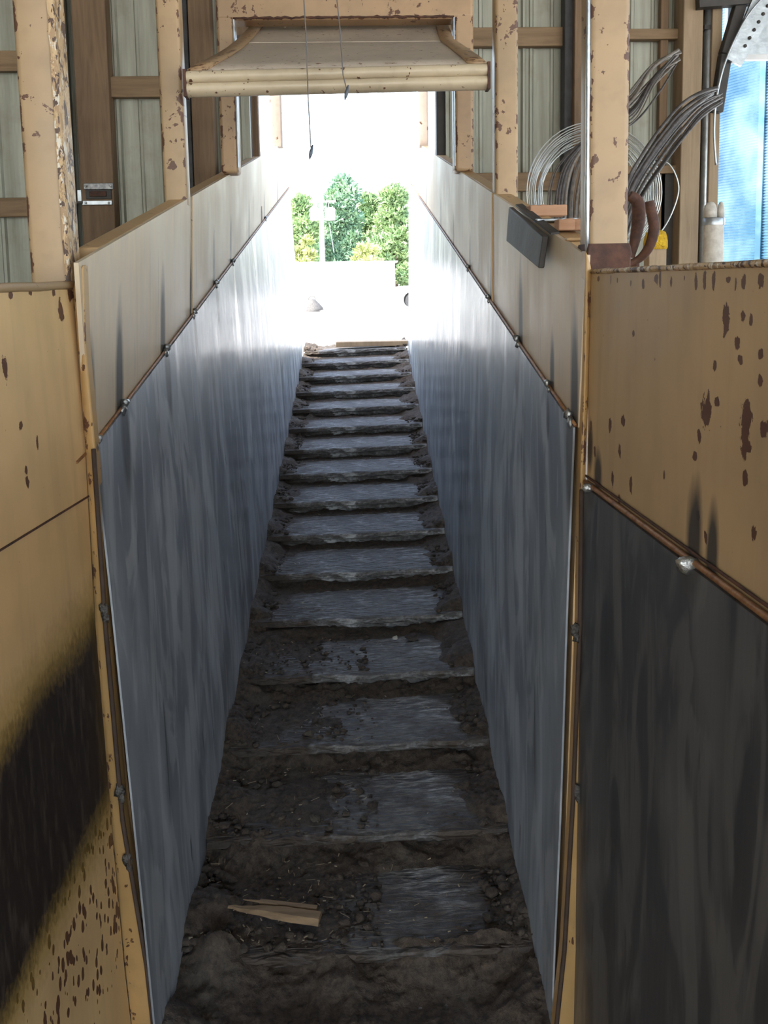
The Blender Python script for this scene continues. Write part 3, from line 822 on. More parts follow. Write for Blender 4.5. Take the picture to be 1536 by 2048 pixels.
# soil: clods and heaps along the walls and risers
mb = MB(); random.seed(11)
for (k, a, b, a2, b2, Yn) in STEPS:
    NX, NY = (110, 60) if k < 3 else (56, 26)
    lowf = max(0, 1 - (k + 1) / 6.0)
    rows = []
    for j in range(NY + 1):
        g = j / NY; row = []
        for i in range(NX + 1):
            f = i / NX; p = a.lerp(b, f); x = p.x; y = p.y + .012 + (Yn + .015) * g; z = p.z
            de = min(f, 1 - f) * (b.x - a.x)
            left = f < .5
            nz = mnoise.noise(V((x * 9, y * 9, k))) ; nf = mnoise.noise(V((x * 34, y * 34, 1.3))); nf2 = mnoise.noise(V((x * 80, y * 80, 4.3)))
            edge_h = (.036 if k > 2 else .030) * max(0, 1 - de / ((.085 if left else .10) + .085 * nz + .03 * nf))
            back_h = .022 * max(0, (g - .72) / .28) * (1 + nz * .8) * (.6 + .8 * max(0, lowf))
            lay = lowf * (.020 if left else .006) * (1 + 1.2 * nz) * max(0, 1 - f * 1.25) * min(1, g * 5)
            if k == -1: lay += .012 * (1 + nz)
            h = max(edge_h * (1 + .5 * nz), 0) + max(0, back_h) + max(0, lay)
            h = h * min(1, g * 9) - .0045 + .009 * nf * min(1, h * 60) + .006 * nf2 * min(1, h * 60) + (.005 * mnoise.noise(V((x * 170, y * 170, 2.2))) * min(1, h * 60) if k < 3 else 0)
            row.append(V((x, y, z + h)))
        rows.append(row)
    mb.grid(rows)
def on_step(k, f, g):
    k_, a, b, a2, b2, Yn = STEPS[k + 1]; p = a.lerp(b, f); return V((p.x, p.y + Yn * g, p.z))
for i in range(5200):
    k = min(15, int(-1 + 17 * random.random() ** 1.5)); u = random.random()
    if k < 4 and random.random() < .6: f = .02 + .55 * random.random() ** 1.5
    else:
        f = .01 + .11 * random.random() ** 1.4
        if u < .5: f = 1 - f
    p = on_step(k, f, .04 + .95 * random.random()); rr_ = random.choice((.0018, .002, .0025, .003, .003, .004, .004, .006, .009))
    if k < 3 and random.random() < .05: rr_ = .013
    e_ = .020 * max(0, 1 - min(f, 1 - f) / .12)
    mb.blob(p + Z_ * (rr_ * .5 + e_ * .8), rr_, i * .37, .8, 1, (1.2, 1, .7))
tag(mb.build('dirt', M['soil'], None, (0.0, 2.5, 0), smooth=True), 'dark soil and dung caked over the steps', 'dirt', kind='stuff')
# chaff and straw specks
mb = MB()
for i in range(520):
    k = min(15, int(-1 + 17 * random.random() ** 1.4)); f = .03 + .94 * random.random()
    if random.random() < .5: f = f * .45
    p = on_step(k, f, .06 + .9 * random.random()) + Z_ * (.006 + .02 * max(0, 1 - min(f, 1 - f) / .12) + (.012 if k < 2 and f < .5 else 0))
    an = random.random() * 3.14; ln = random.choice((.002, .003, .003, .004, .005, .006, .011)); wd = .0009 if ln > .004 else .0020
    dv = V((math.cos(an), math.sin(an), random.uniform(-.2, .3)))
    mb.bar(p - dv * ln, p + dv * ln, wd, wd * .7)
tag(mb.build('straw_litter', M['straw'], None, (0.05, 2.5, 0)), 'straw bits and chaff scattered over the steps', 'straw', kind='stuff')

# split stick on the low step
c = D(553, 1826, 6.55 * L); zt = STEPS[1][1].lerp(STEPS[1][2], .35).z + .022
A = AZ(456, 1815, zt + .012); B = AZ(640, 1842, zt + .004)
o = thing('wood_stick', (A + B) / 2, 'split pale wood stick lying on dark dirt on the low step', 'stick')
dv = (B - A).normalized(); sd = dv.cross(Z_).normalized()
rows = []
for i in range(15):
    f = i / 14; p = A.lerp(B, f); w_ = .003 + .014 * min(1, f * 1.6); h_ = .003 + .008 * min(1, f * 2)
    j = .003 * mnoise.noise(V((f * 9, 0, 0)))
    rows.append([p + sd * w_ + Z_ * (0 + j), p + sd * w_ * .5 + Z_ * (h_ + j), p - sd * w_ * .7 + Z_ * (h_ * 1.15 + j), p - sd * w_ * 1.1 + Z_ * (.001 + j)])
mb = MB(); mb.grid(rows, True); mb.f += [(0, 1, 2, 3), (56, 57, 58, 59)]; mb.build('shaft', M['stick'], o)
A2 = AZ(520, 1803, zt + .018); B2 = AZ(634, 1816, zt + .014)
mb = MB(); mb.bar(A2, B2, .010, .006); mb.tube([A2, A2 - (B2 - A2) * .3], [.003, .0006], 5); mb.build('splinter', M['stick'], o)
# a short pale twig on the lowest step, and fallen leaves
o = MB(); p0 = AZ(822, 1975, STEPS[0][1].z + .008); p1 = AZ(832, 2022, STEPS[0][1].z + .008)
o.tube([p0, (p0 + p1) / 2 + X_ * .003, p1], [.003, .0045, .003], 6)
tag(o.build('twig', M['leaf_pale'], None, (p0 + p1) / 2), 'short whitish twig on the lowest dark step', 'twig')
def leaf(px, py, k, sz, label, mat, an=0.4):
    z = STEPS[k + 1][1].lerp(STEPS[k + 1][2], .7).z + .008
    c = AZ(px, py, z); m_ = MB()
    dv = V((math.cos(an), math.sin(an), .15)); sd = V((-math.sin(an), math.cos(an), .25)); rws = []
    for i in range(7):
        f = i / 6; w_ = sz * .38 * math.sin(math.pi * (.06 + .9 * f))
        p = c + dv * sz * (f - .5) + Z_ * sz * .18 * (f - .5) ** 2 * 4
        rws.append([p - sd * w_ + Z_ * .2 * w_, p, p + sd * w_ + Z_ * .2 * w_])
    m_.grid(rws); tag(m_.build('leaf', M[mat], None, c, smooth=True, solid=.0012), label, 'leaf', 'fallen leaves on the steps')
leaf(894, 1163, 4, .030, 'curled pale leaf against the coil-side wall, halfway up the steps', 'leaf_pale', .6)
leaf(790, 1277, 3, .022, 'small white leaf on the step below the wall-side pale leaf', 'leaf_pale', .9)
leaf(826, 1276, 3, .055, 'curled dark brown leaf beside the small white leaf', 'soil', .15)
leaf(515, 1260, 3, .028, 'pale leaf fragment at the liner on the latch side', 'leaf_pale', 1.3)

# ------------------------------------------------------------------ things lying on the coil-side rim
zr = LN('RT', 7.2).z
def rim_block(corner, w_, dpt, h_, label, mat, name, yaw_=0.0):
    o = MB(); ca, sa = math.cos(yaw_), math.sin(yaw_)
    c = V(corner) + V((w_ / 2, dpt / 2, h_ / 2))
    nx = 12; rws = []
    for i in range(nx + 1):
        f = i / nx - .5; j = .0025 * mnoise.noise(V((f * 14, corner[1] * 9, 0))); k2 = .002 * mnoise.noise(V((f * 20, corner[1] * 9, 4)))
        rws.append([c + V((ca * f * w_ - sa * y_, sa * f * w_ + ca * y_, z_)) for y_, z_ in ((-dpt / 2 + k2, -h_ / 2), (dpt / 2 + j, -h_ / 2), (dpt / 2 + j, h_ / 2 + k2), (-dpt / 2 + k2, h_ / 2 + j))])
    o.grid(rws, True); o.f += [(0, 1, 2, 3), (nx * 4, nx * 4 + 1, nx * 4 + 2, nx * 4 + 3)]
    return tag(o.build(name, mat, None, V(corner) + V((w_ / 2, dpt / 2, 0)), bevel=.002), label, 'wood block' if 'block' in name else 'strip', None)
def rimp(n): return LN('RT', n)
p = rimp(6.62); rim_block((p.x + .006, p.y, p.z + .001), .082, .06, .024, 'rough orange-brown wood block on the chute rim, farther of two', M['wood_raw'], 'wood_block')
p = rimp(6.2); rim_block((p.x - .004, p.y, p.z + .006), .098, .045, .006, 'thin grey steel strip between the two wood blocks', M['galv'], 'steel_strip', -.05)
p = rimp(5.74); rim_block((p.x + .010, p.y, p.z + .007), .095, .05, .022, 'rough orange-brown wood block right behind the dark hooked plate', M['wood_raw'], 'wood_block', -.04)
p = rimp(5.42); rim_block((p.x + .006, p.y, p.z + .002), .090, .08, .006, 'bent tan sheet offcut under the nearer wood block', M['rail_paint'], 'sheet_offcut', -.1)
# dark plate hooked over the rim
cr = [D(1031, 414, 2.10), D(1102, 472, 1.72), D(1093, 536, 1.73), D(1026, 482, 2.11)]
o = thing('hooked_plate', LN('RT', 6.2) - X_ * .01, 'dark steel plate hooked over the rim of the chute wall', 'plate')
mb = MB(); mb.prism([q - X_ * .004 for q in cr], -X_ * .012); mb.build('face_plate', M['dark_steel'], o, bevel=.002)
mb = MB(); mb.prism([cr[0] + Z_ * .002, cr[1] + Z_ * .002, cr[1] + V((.016, 0, .004)), cr[0] + V((.016, 0, .004))], Z_ * .004); mb.build('hook_lip', M['dark_steel'], o)

# ------------------------------------------------------------------ coil of wire, dark cable loop, rusty shackle
def hang_path(pts, Y0, n=60):
    """smooth closed-free curve through pixels at given depths"""
    P = [AY(x, y, Y) for x, y, Y in pts]
    out = []
    for i in range(len(P) - 1):
        p0, p1, p2, p3 = P[max(i - 1, 0)], P[i], P[i + 1], P[min(i + 2, len(P) - 1)]
        for k in range(8):
            t = k / 8
            out.append(.5 * ((2 * p1) + (p2 - p0) * t + (2 * p0 - 5 * p1 + 4 * p2 - p3) * t * t + (3 * p1 - p0 - 3 * p2 + p3) * t ** 3))
    out.append(P[-1]); return out
random.seed(5)
cc = AY(1188, 385, 3.5)
coil = thing('wire_coil', cc - Z_ * .27, 'round coil of shiny galvanized wire leaning behind the rusted-foot post', 'wire coil')
for i in range(13):
    rx = (136 - i * 3.2) / F * 3.5; rz = (132 - i * 2.6) / F * 3.5; ph = random.random() * 6
    mb = MB(); mb.tube([cc + V((rx * math.cos(t) + .012 * math.sin(t + ph), .03 * math.sin(t * 1.0 + ph) + i * .004, rz * math.sin(t) + .006 * math.sin(2 * t + ph))) for t in [2 * math.pi * j / 48 for j in range(49)]], .0026, 5, False)
    mb.build('wire_turn', M['wire'], coil, smooth=True)
mb = MB(); mb.tube(hang_path([(1312, 318, 3.5), (1340, 330, 3.5), (1357, 370, 3.5), (1350, 410, 3.5), (1328, 455, 3.5), (1290, 500, 3.5)], 3.5), .0026, 5); mb.build('loose_end', M['wire'], coil, smooth=True)
bun = thing('cable_bundle', AY(1200, 430, 3.1), 'bundle of bent dark rods sweeping up past the rusted-foot post', 'rods')
for i in range(26):
    j = random.uniform(-1, 1); t = random.random(); dY = random.uniform(-.12, .12)
    if i % 2 == 0:
        # arch beside the wood block, passing behind the post and up toward the pale column
        t = (i // 2) / 12
        x0 = 1096 + 62 * t + 3 * j
        pts = [(x0, 440, 3.05), (x0 + 5, 375 + 8 * j, 3.08), (x0 + 26 - 6 * t, 325 - 14 * t, 3.12), (1176 + 20 * t, 276 - 6 * t, 3.2), (1264, 250 - 70 * t + 10 * j, 3.3), (1312 + 8 * j, 178 - 50 * t + 14 * j, 3.4), (1350 + 12 * t, 118 + 14 * j - 10 * t, 3.5)]
    else:
        t = (i // 2) / 12
        pts = [(1240, 560 - 60 * t, 3.0), (1254, 470 - 100 * t, 3.05), (1284 + 6 * j, 402 - 100 * t, 3.1), (1324 + 4 * j, 340 - 95 * t + 4 * j, 3.2), (1364 + 4 * j, 285 - 84 * t + 4 * j, 3.3), (1402 + 4 * j, 236 - 56 * t + 6 * j, 3.4), (1424 + 22 * random.random(), 206 - 34 * t + 5 * j, 3.5)]
    pts = [(a, b, Y_q + dY) for a, b, Y_q in pts]
    mb = MB(); pth = hang_path(pts, 3); r_ = random.choice((.0028, .0040, .0055, .0068))
    mb.tube(pth, r_, 6); mb.build('rod', M[random.choice(('cable', 'cable', 'cable_pale'))], bun, smooth=True)
sh = thing('rusty_shackle', AY(1275, 510, 2.35), 'two-pronged rusty hook behind the foot of the post', 'hook')
mb = MB(); pth = hang_path([(1258, 390, 2.4), (1275, 405, 2.4), (1277, 440, 2.38), (1270, 480, 2.36), (1262, 515, 2.36)], 2.4)
nn = len(pth); mb.tube(pth, [.010 + .008 * math.sin(math.pi * min(1, .1 + i / nn)) for i in range(nn)], 10); mb.build('prong', M['rust'], sh, smooth=True)
mb = MB(); pth = hang_path([(1299, 402, 2.32), (1303, 425, 2.32), (1308, 455, 2.32), (1300, 490, 2.33), (1282, 515, 2.35), (1258, 528, 2.36)], 2.4)
nn = len(pth); mb.tube(pth, [.010 + .004 * math.sin(math.pi * min(1, .15 + i / nn)) for i in range(nn)], 10); mb.build('prong', M['rust'], sh, smooth=True)

q = AY(1270, 530, 2.36); mb = MB(); mb.tube([V((q.x, q.y, q.z + .01)), V((q.x, q.y, 0))], .012, 8); mb.build('shank', M['rust'], sh, smooth=True)
# ------------------------------------------------------------------ barn shell
YB = 4.30
oxl, oxr = AY(500, 250, YB).x, AY(892, 250, YB).x
dxl = AY(1437, 300, YB).x; dxr = dxl + 2.6; dz = AY(1500, 119, YB).z
ohz = AY(690, 70, YB).z
def siding_sheet(name, x0, x1, z0, z1, Y=YB, ribs=.235, off=0.0):
    mb = MB(); prof_ = []; x = math.floor(x0 / ribs) * ribs + off
    pts = [(x0, 0)]
    while x < x1:
        for dx, dy in ((-.030, 0), (-.022, -.016), (-.010, -.016), (-.006, -.010), (.006, -.010), (.010, -.016), (.022, -.016), (.030, 0), (.105, 0), (.110, -.004), (.120, -.004), (.125, 0)):
            xx = x + dx
            if x0 < xx < x1: pts.append((xx, dy))
        x += ribs
    pts.append((x1, 0))
    r1 = [V((a, Y + b, z0)) for a, b in pts]; r2 = [V((a, Y + b, z1)) for a, b in pts]
    mb.grid([r1, r2]); b1 = [V((a, Y + .03, z0)) for a, b in pts]; b2 = [V((a, Y + .03, z1)) for a, b in pts]
    mb.grid([b2, b1]); mb.grid([r2, b2]); mb.grid([b1, r1])
    mb.add([r1[0], r2[0], b2[0], b1[0], r1[-1], r2[-1], b2[-1], b1[-1]], [(0, 1, 2, 3), (4, 5, 6, 7)])
    return tag(mb.build(name, M['siding'], None, ((x0 + x1) / 2, Y, z0)), kind='structure')
gx = AY(146, 300, YB - .1).x           # dark gap beside the sliding door
siding_sheet('wall_front', gx + .01, oxl, 0, ZR, off=.07)
siding_sheet('wall_front', XL, gx + .01, 0, ZR)
siding_sheet('wall_front', oxr, dxl, 0, ZR, off=.10)
siding_sheet('wall_front', dxr, XR, 0, ZR)
siding_sheet('wall_front', oxl, oxr, ohz, ZR)
siding_sheet('wall_front', dxl, dxr, dz + .25, ZR)
def slab(name, p, q, mat):
    mb = MB(); mb.box(p, q); c = (V(p) + V(q)) / 2; c.z = min(p[2], q[2])
    return tag(mb.build(name, M[mat], None, c), kind='structure')
slab('floor', (XL, YK, -.2), (XR, YB + .03, 0), 'barn_floor')
slab('ceiling', (XL, YK, ZR), (XR, YB + .03, ZR + .1), 'roof_metal')
slab('wall_left', (XL - .05, YK, 0), (XL, YB + .03, ZR), 'siding')
slab('wall_right', (XR, 2.6, 0), (XR + .05, YB + .03, ZR), 'siding')
slab('wall_right', (XR, YK, 4.0), (XR + .05, 2.6, ZR), 'siding')
slab('wall_back', (XL, YK - .05, 0), (XL + .3, YK, ZR), 'siding')
slab('wall_back', (XL + .3, YK - .05, 4.1), (XR, YK, ZR), 'siding')
slab('ground', (-160, -120, -.6), (160, 260, -.2), 'gravel')
slab('ground', (-160, YB + .03, -.25), (160, 260, -.005), 'gravel')
slab('ground', (XR + .05, -120, -.25), (160, YB + .03, -.005), 'gravel')
slab('ground', (-160, -120, -.25), (XR + .05, YK - .05, -.005), 'gravel')
slab('ground', (-160, YK - .05, -.25), (XL - .05, YB + .03, -.005), 'gravel')

# timber on the barn wall
def stud(px0, px1, Y, label, z0=0, z1=None, name='wood_post', dpt=.09, mat='wood_v', py=250, lean=0, g='upright timbers of the barn wall'):
    a, b = AY(px0, py, Y).x, AY(px1, py, Y).x
    mb = MB(); mb.box((a, Y, z0), (b, Y + dpt, z1 or ZR))
    return tag(mb.build(name, M[mat], None, ((a + b) / 2, Y + dpt / 2, z0), bevel=.004), label, 'timber', g)
def girt(px0, px1, py0, py1, Y, label, mat='wood_x', dpt=.05):
    a, b = AY(px0, py0, Y), AY(px1, py0, Y); z1 = (a.z + b.z) / 2; z0 = AY((px0 + px1) / 2, py1, Y).z
    mb = MB(); mb.box((a.x, Y, z0), (b.x, Y + dpt, z1))
    return tag(mb.build('wall_girt', M[mat], None, ((a.x + b.x) / 2, Y + dpt / 2, z0), bevel=.003), label, 'timber', 'horizontal girts on the barn wall')
stud(154, 221, YB - .10, 'wide brown board carrying the door latch')
stud(384, 428, YB - .10, 'brown stud half hidden behind the gate frame and clean tan post')
stud(372, 383, YB - .06, 'dark narrow strip standing in for the shadow line beside the half-hidden brown stud', mat='dark', dpt=.04)  # solid dark strip in place of the stud's shadow line
stud(503, 517, YB + .12, 'slim grey-brown jamb at the ramp opening, latch side', dpt=.05, mat='wood_v')
stud(470, 500, YB + .03, 'bluish dark board edging the ramp opening, latch side', dpt=.08, mat='dark_steel')
stud(873, 908, YB + .03, 'bluish dark jamb at the ramp opening, beside the gate frame leg', dpt=.08, mat='dark_steel')
stud(1148, 1240, YB - .14, 'broad pale-brown column behind the rusted-foot post', mat='wood_v', dpt=.13)
stud(1128, 1148, YB - .10, 'dark brown strip against the broad column', mat='dark', dpt=.08)
stud(1318, 1334, YB - .05, 'thin brown batten right of the rusted-foot post'.replace('right of', 'beyond'), mat='wood_v', dpt=.04)
stud(1363, 1402, YB - .14, 'pale square column between the girts and the galvanized pipe', mat='wood_pale', dpt=.13)
stud(1420, 1440, YB - .12, 'grey jamb post at the doorway facing the grain bin', mat='wood_pale', dpt=.14)
girt(216, 322, 152, 194, YB - .06, 'short brown girt between the latch board and clean tan post')
girt(936, 1130, 54, 92, YB - .06, 'brown girt running from the gate frame to the broad column')
girt(1240, 1363, 57, 78, YB - .07, 'pale short girt ending at the pale column')
girt(912, 1130, 345, 382, YB - .06, 'low brown girt behind the wire coil')
girt(1240, 1363, 331, 347, YB - .08, 'low pale girt beside the doorway column, behind the loose wire end')
mb = MB(); A = AY(1290, 400, YB - .04); mb.box((AY(1316, 400, YB).x, YB - .05, 0), (AY(1363, 400, YB).x, YB - .02, AY(1340, 350, YB).z))
tag(mb.build('metal_sheet', M['dark_steel'], None, (AY(1340, 400, YB).x, YB - .03, 0)), 'dark blue-grey sheet standing behind the yellow-capped stub', 'sheet')
# sliding door on the left of the latch board
Yd = YB - .11
da = AY(-330, 300, Yd).x; db = AY(141, 300, Yd).x
door = thing('door_1', ((da + db) / 2, Yd, .05), 'corrugated sliding barn door with wooden cross rails', 'door'); door['kind'] = 'structure'
mb = MB(); pts = []
x = da
while x < db:
    for dx, dy in ((0, 0), (.06, 0), (.068, .012), (.080, .012), (.088, 0)):
        if x + dx < db: pts.append((x + dx, dy))
    x += .16
r1 = [V((a, Yd + .035 - b, .05)) for a, b in pts]; r2 = [V((a, Yd + .035 - b, 4.0)) for a, b in pts]
mb.grid([r1, r2]); mb.build('door_sheet', M['siding'], door, solid=.002)
for (y0, y1) in ((103, 144), (396, 434)):
    z1, z0 = AY(30, y0, Yd).z, AY(30, y1, Yd).z; mb = MB(); mb.box((da, Yd - .02, z0), (db - .07, Yd + .02, z1)); mb.build('cross_rail', M['wood_x'], door, bevel=.003)
mb = MB(); mb.box((db - .075, Yd - .02, .05), (db, Yd + .03, 4.0)); mb.build('door_stile', M['wood_v'], door, bevel=.003)
# latch
lc = AY(190, 390, Yd - .01)
lat = thing('door_latch', lc, 'weathered steel slide latch across the gap of the barn door', 'latch')
def lbox(x0, y0, x1, y1, th, nm, mat, off=0):
    a, b = AY(x0, y0, Yd + .011 + off), AY(x1, y1, Yd + .011 + off); mb = MB(); mb.box((a.x, a.y - th, b.z), (b.x, a.y, a.z)); mb.build(nm, M[mat], lat, bevel=.002)
lbox(168, 367, 228, 379, .012, 'upper_guide', 'bolt'); lbox(172, 380, 224, 398, .008, 'slide_bolt', 'dark_steel', .0); lbox(180, 383, 214, 393, .016, 'bolt_grip', 'rust', -.004)
lbox(166, 402, 226, 410, .016, 'lower_guide', 'galv'); lbox(155, 380, 165, 404, .010, 'strike_plate', 'galv'); lbox(150, 403, 168, 408, .02, 'pin', 'dark_steel')
for (x, y) in ((172, 372), (222, 372), (172, 406), (218, 406)):
    mb = MB(); mb.lathe(AY(x, y, Yd - .003), [(.006, -.004), (.006, .002), (.003, .005)], 8, V((0, -1, 0))); mb.build('screw_head', M['weld'], lat)
# galvanized pipe beside the pale column
p0 = AY(1412, 300, YB - .08)
mb = MB(); mb.tube([V((p0.x, p0.y, 0)), V((p0.x, p0.y, ZR))], .021, 12)
pp = thing('conduit', (p0.x, p0.y, 0), 'shiny galvanized conduit running up beside the pale column', 'pipe')
mb.build('pipe', M['galv'], pp, smooth=True)
for z in (AY(1412, 66, YB).z, AY(1412, 20, YB).z):
    mb = MB(); mb.box((p0.x - .03, p0.y - .026, z - .01), (p0.x + .03, p0.y + .02, z + .01)); mb.build('strap', M['dark_steel'], pp)
# doorway header panel, its white bottom edge
slab('trim_1', (AY(1452, 60, YB).x, YB - .02, dz), (dxr + .1, YB + .02, dz + .9), 'galv')
mb = MB(); mb.box((AY(1478, 118, YB - .03).x, YB - .05, dz - .012), (dxr + .1, YB - .02, dz + .012)); tag(mb.build('trim_2', M['white_can'], None, (dxl + 1, YB - .04, dz)), kind='structure')
# diagonal brace in the corner of the doorway
br = thing('diagonal_brace', AY(1440, 220, YB - .146), 'dark steel angle brace slanting across the doorway corner', 'brace')
A, B = AY(1432, 225, YB - .146), AY(1500, -60, YB - .146); mid = AY(1450, 110, YB - .146)
mb = MB(); mb.bar(A, mid, .05, .05, up=Y_); mb.bar(mid, B, .05, .05, up=Y_); mb.build('angle_iron', M['dark_steel'], br, bevel=.004)
mb = MB(); mb.prism([AY(1455, 118, YB - .2), AY(1483, 132, YB - .2), AY(1560, 0, YB - .2), AY(1560, -60, YB - .2), AY(1530, -60, YB - .2)], Y_ * .02); mb.build('gusset_sheet', M['galv'], br)
for i in range(7):
    c = AY(1490 + 9 * i, 92 - 16 * i, YB - .2); mb = MB(); mb.lathe(c, [(.008, 0), (.008, .004), (.003, .007)], 8, V((0, -1, 0))); mb.build('rivet', M['dark_steel'], br)
mb = MB(); mb.bar(AY(1395, 6, YB - .166), AY(1500, -2, YB - .166), .05, .05, up=Y_); mb.build('top_angle', M['dark_steel'], br)
mb = MB(); mb.tube(hang_path([(1432, 330, 4.08), (1428, 260, 4.08), (1434, 190, 4.08), (1452, 120, 4.08), (1490, 40, 4.08), (1530, -10, 4.08)], 4), .005, 6)
tag(mb.build('hanging_wire', M['galv'], None, AY(1430, 330, 4.08), smooth=True), 'thin pale wire drooping beside the dark brace', 'wire')

# stub with yellow foam cap, and capped pale pipe
Ys = 2.9
a, b = AY(1297, 500, Ys).x, AY(1336, 500, Ys).x; zt = AY(1318, 498, Ys).z
st_ = thing('wood_stub', ((a + b) / 2, Ys + .03, 0), 'square timber stub with a yellow foam cap', 'stub post')
mb = MB(); mb.box((a + .002, Ys, 0), (b - .004, Ys + .055, zt + .01)); mb.build('stub', M['wood_pale'], st_, bevel=.003)
zz = AY(1318, 460, Ys).z
mb = MB(); rws = []
for (f, h_) in ((1.02, 0), (1.1, .1), (1.06, .4), (1.0, .7), (.85, .9), (.55, 1.0)):
    ring = []
    for i in range(28):
        t = 2 * math.pi * i / 28; cx, sx = math.cos(t), math.sin(t)
        qx = math.copysign(abs(cx) ** .55, cx); qy = math.copysign(abs(sx) ** .55, sx)
        ring.append(V(((a + b) / 2 + (b - a) / 2 * f * qx + .003 * mnoise.noise(V((t * 3, h_ * 6, 0))), Ys + .028 + .034 * f * qy, zt + (zz - zt) * h_)))
    rws.append(ring)
mb.grid(rws, True); mb.f.append(tuple(range(28))); mb.f.append(tuple(5 * 28 + i for i in range(28)))
mb.build('foam_cap', M['foam'], st_, smooth=True)
Yt = 3.0
a, b = AY(1414, 470, Yt), AY(1454, 470, Yt); cx = (a.x + b.x) / 2
pc = thing('capped_pipe', (cx, Yt + .03, 0), 'stained pale pipe with two round bosses, standing by the doorway', 'pipe')
zt = AY(1434, 436, Yt).z
mb = MB(); mb.lathe((cx, Yt + .03, 0), [((b.x - a.x) / 2, 0), ((b.x - a.x) / 2 * .97, zt)], 24); mb.build('pipe', M['pipe_white'], pc, smooth=50)
mb = MB(); mb.lathe((cx, Yt + .03, zt - .022), [((b.x - a.x) / 2 * 1.06, 0), ((b.x - a.x) / 2 * 1.08, .02), ((b.x - a.x) / 2 * 1.0, .024)], 24); mb.build('collar', M['galv'], pc, smooth=50)
for (x, w_) in ((1428, 13), (1449, 7)):
    c = AY(x, 434, Yt - .002); r_ = w_ / F * Yt; hh = (AY(x, 402, Yt).z - AY(x, 434, Yt).z)
    mb = MB(); mb.lathe((c.x, Yt + .03, c.z), [(r_, 0), (r_, hh * .45), (r_ * .85, hh * .75), (r_ * .5, hh * .95), (r_ * .1, hh)], 16); mb.build('boss', M['pipe_white'], pc, smooth=True)

# ------------------------------------------------------------------ outdoors
# grain bin
random.seed(3)
Yb = 24.0; Rb = 3.6
bx = AY(1412, 400, Yb).x + Rb
gb = thing('grain_bin', (bx, Yb, 0), 'tall corrugated steel grain bin seen through the side doorway', 'grain bin')
mb = MB(); rows = []; per = .068; nz = int(9 / per * 4)
for i in range(nz + 1):
    z = 9 * i / nz; rr_ = Rb + .016 * math.sin(2 * math.pi * z / per)
    rows.append([V((bx + rr_ * math.cos(t), Yb + rr_ * math.sin(t), z)) for t in [math.radians(150 + 6 * j) for j in range(36)]])
mb.grid(rows)
mb.build('shell', M['bin'], gb, smooth=True)
mb = MB(); mb.lathe((bx, Yb, 9), [(Rb + .1, 0), (.5, 1.6), (.4, 1.9), (.05, 2.0)], 36); mb.build('roof', M['galv'], gb)
mb = MB(); mb.lathe((bx, Yb, .0), [(Rb - .05, 0), (Rb - .05, 9)], 36); mb.build('core', M['galv'], gb)
for px in (1459, 1522, 1600, 1690):
    x = AY(px, 400, Yb - 2).x; s_ = (x - bx) / Rb
    if abs(s_) < 1:
        an = -math.acos(s_); mb = MB(); c = V((bx + (Rb + .03) * math.cos(an), Yb + (Rb + .03) * math.sin(an), 0))
        mb.obox(c + Z_ * 4.5, (V((-math.sin(an), math.cos(an), 0)), V((math.cos(an), math.sin(an), 0)), Z_), (.075, .03, 4.5)); mb.build('stiffener', M['bin'], gb)

# low white building
Yw = 45.0
x1 = AY(790, 560, Yw).x; zt = AY(700, 526, Yw).z
bd_ = thing('white_building', (x1 - 5, Yw + 3, 0), 'long low white building beyond the ramp end', 'building')
mb = MB(); mb.box((x1 - 11, Yw, -.01), (x1, Yw + 6, zt)); mb.build('wall_shell', M['white_wall'], bd_)
mb = MB(); mb.box((x1 - 11.15, Yw - .15, zt), (x1 + .15, Yw + 6.1, zt + .08)); mb.build('roof', M['white_can'], bd_)
q0, q1 = AY(732, 565, Yw), AY(741, 575, Yw); mb = MB(); mb.box((q0.x, Yw - .12, q1.z), (q1.x, Yw, q0.z)); mb.build('meter_box', M['grey_box'], bd_)
q0 = AY(736, 582, Yw); mb = MB(); mb.box((q0.x - .05, Yw - .06, q0.z - .05), (q0.x + .05, Yw, q0.z + .06)); mb.build('outlet_box', M['galv'], bd_)
# dark sack-like bundle on the yard
Yk = 41.0
q = AY(630, 620, Yk)
sk = thing('feed_sack', (q.x, Yk, 0), 'dark slumped sack with a loop handle on the white yard', 'sack')
mb = MB(); mb.lathe((q.x, Yk, -.02), [(.42, 0), (.40, .12), (.30, .30), (.20, .45), (.12, .55), (.05, .6)], 14, V((-.22, 0, 1))); mb.build('bag', M['sack'], sk, smooth=True)
mb = MB(); mb.tube([V((q.x - .12 + .16 * math.cos(t), Yk, .52 + .17 * math.sin(t))) for t in [math.radians(-20 + 22 * i) for i in range(10)]], .025, 6); mb.build('handle', M['sack'], sk, smooth=True)
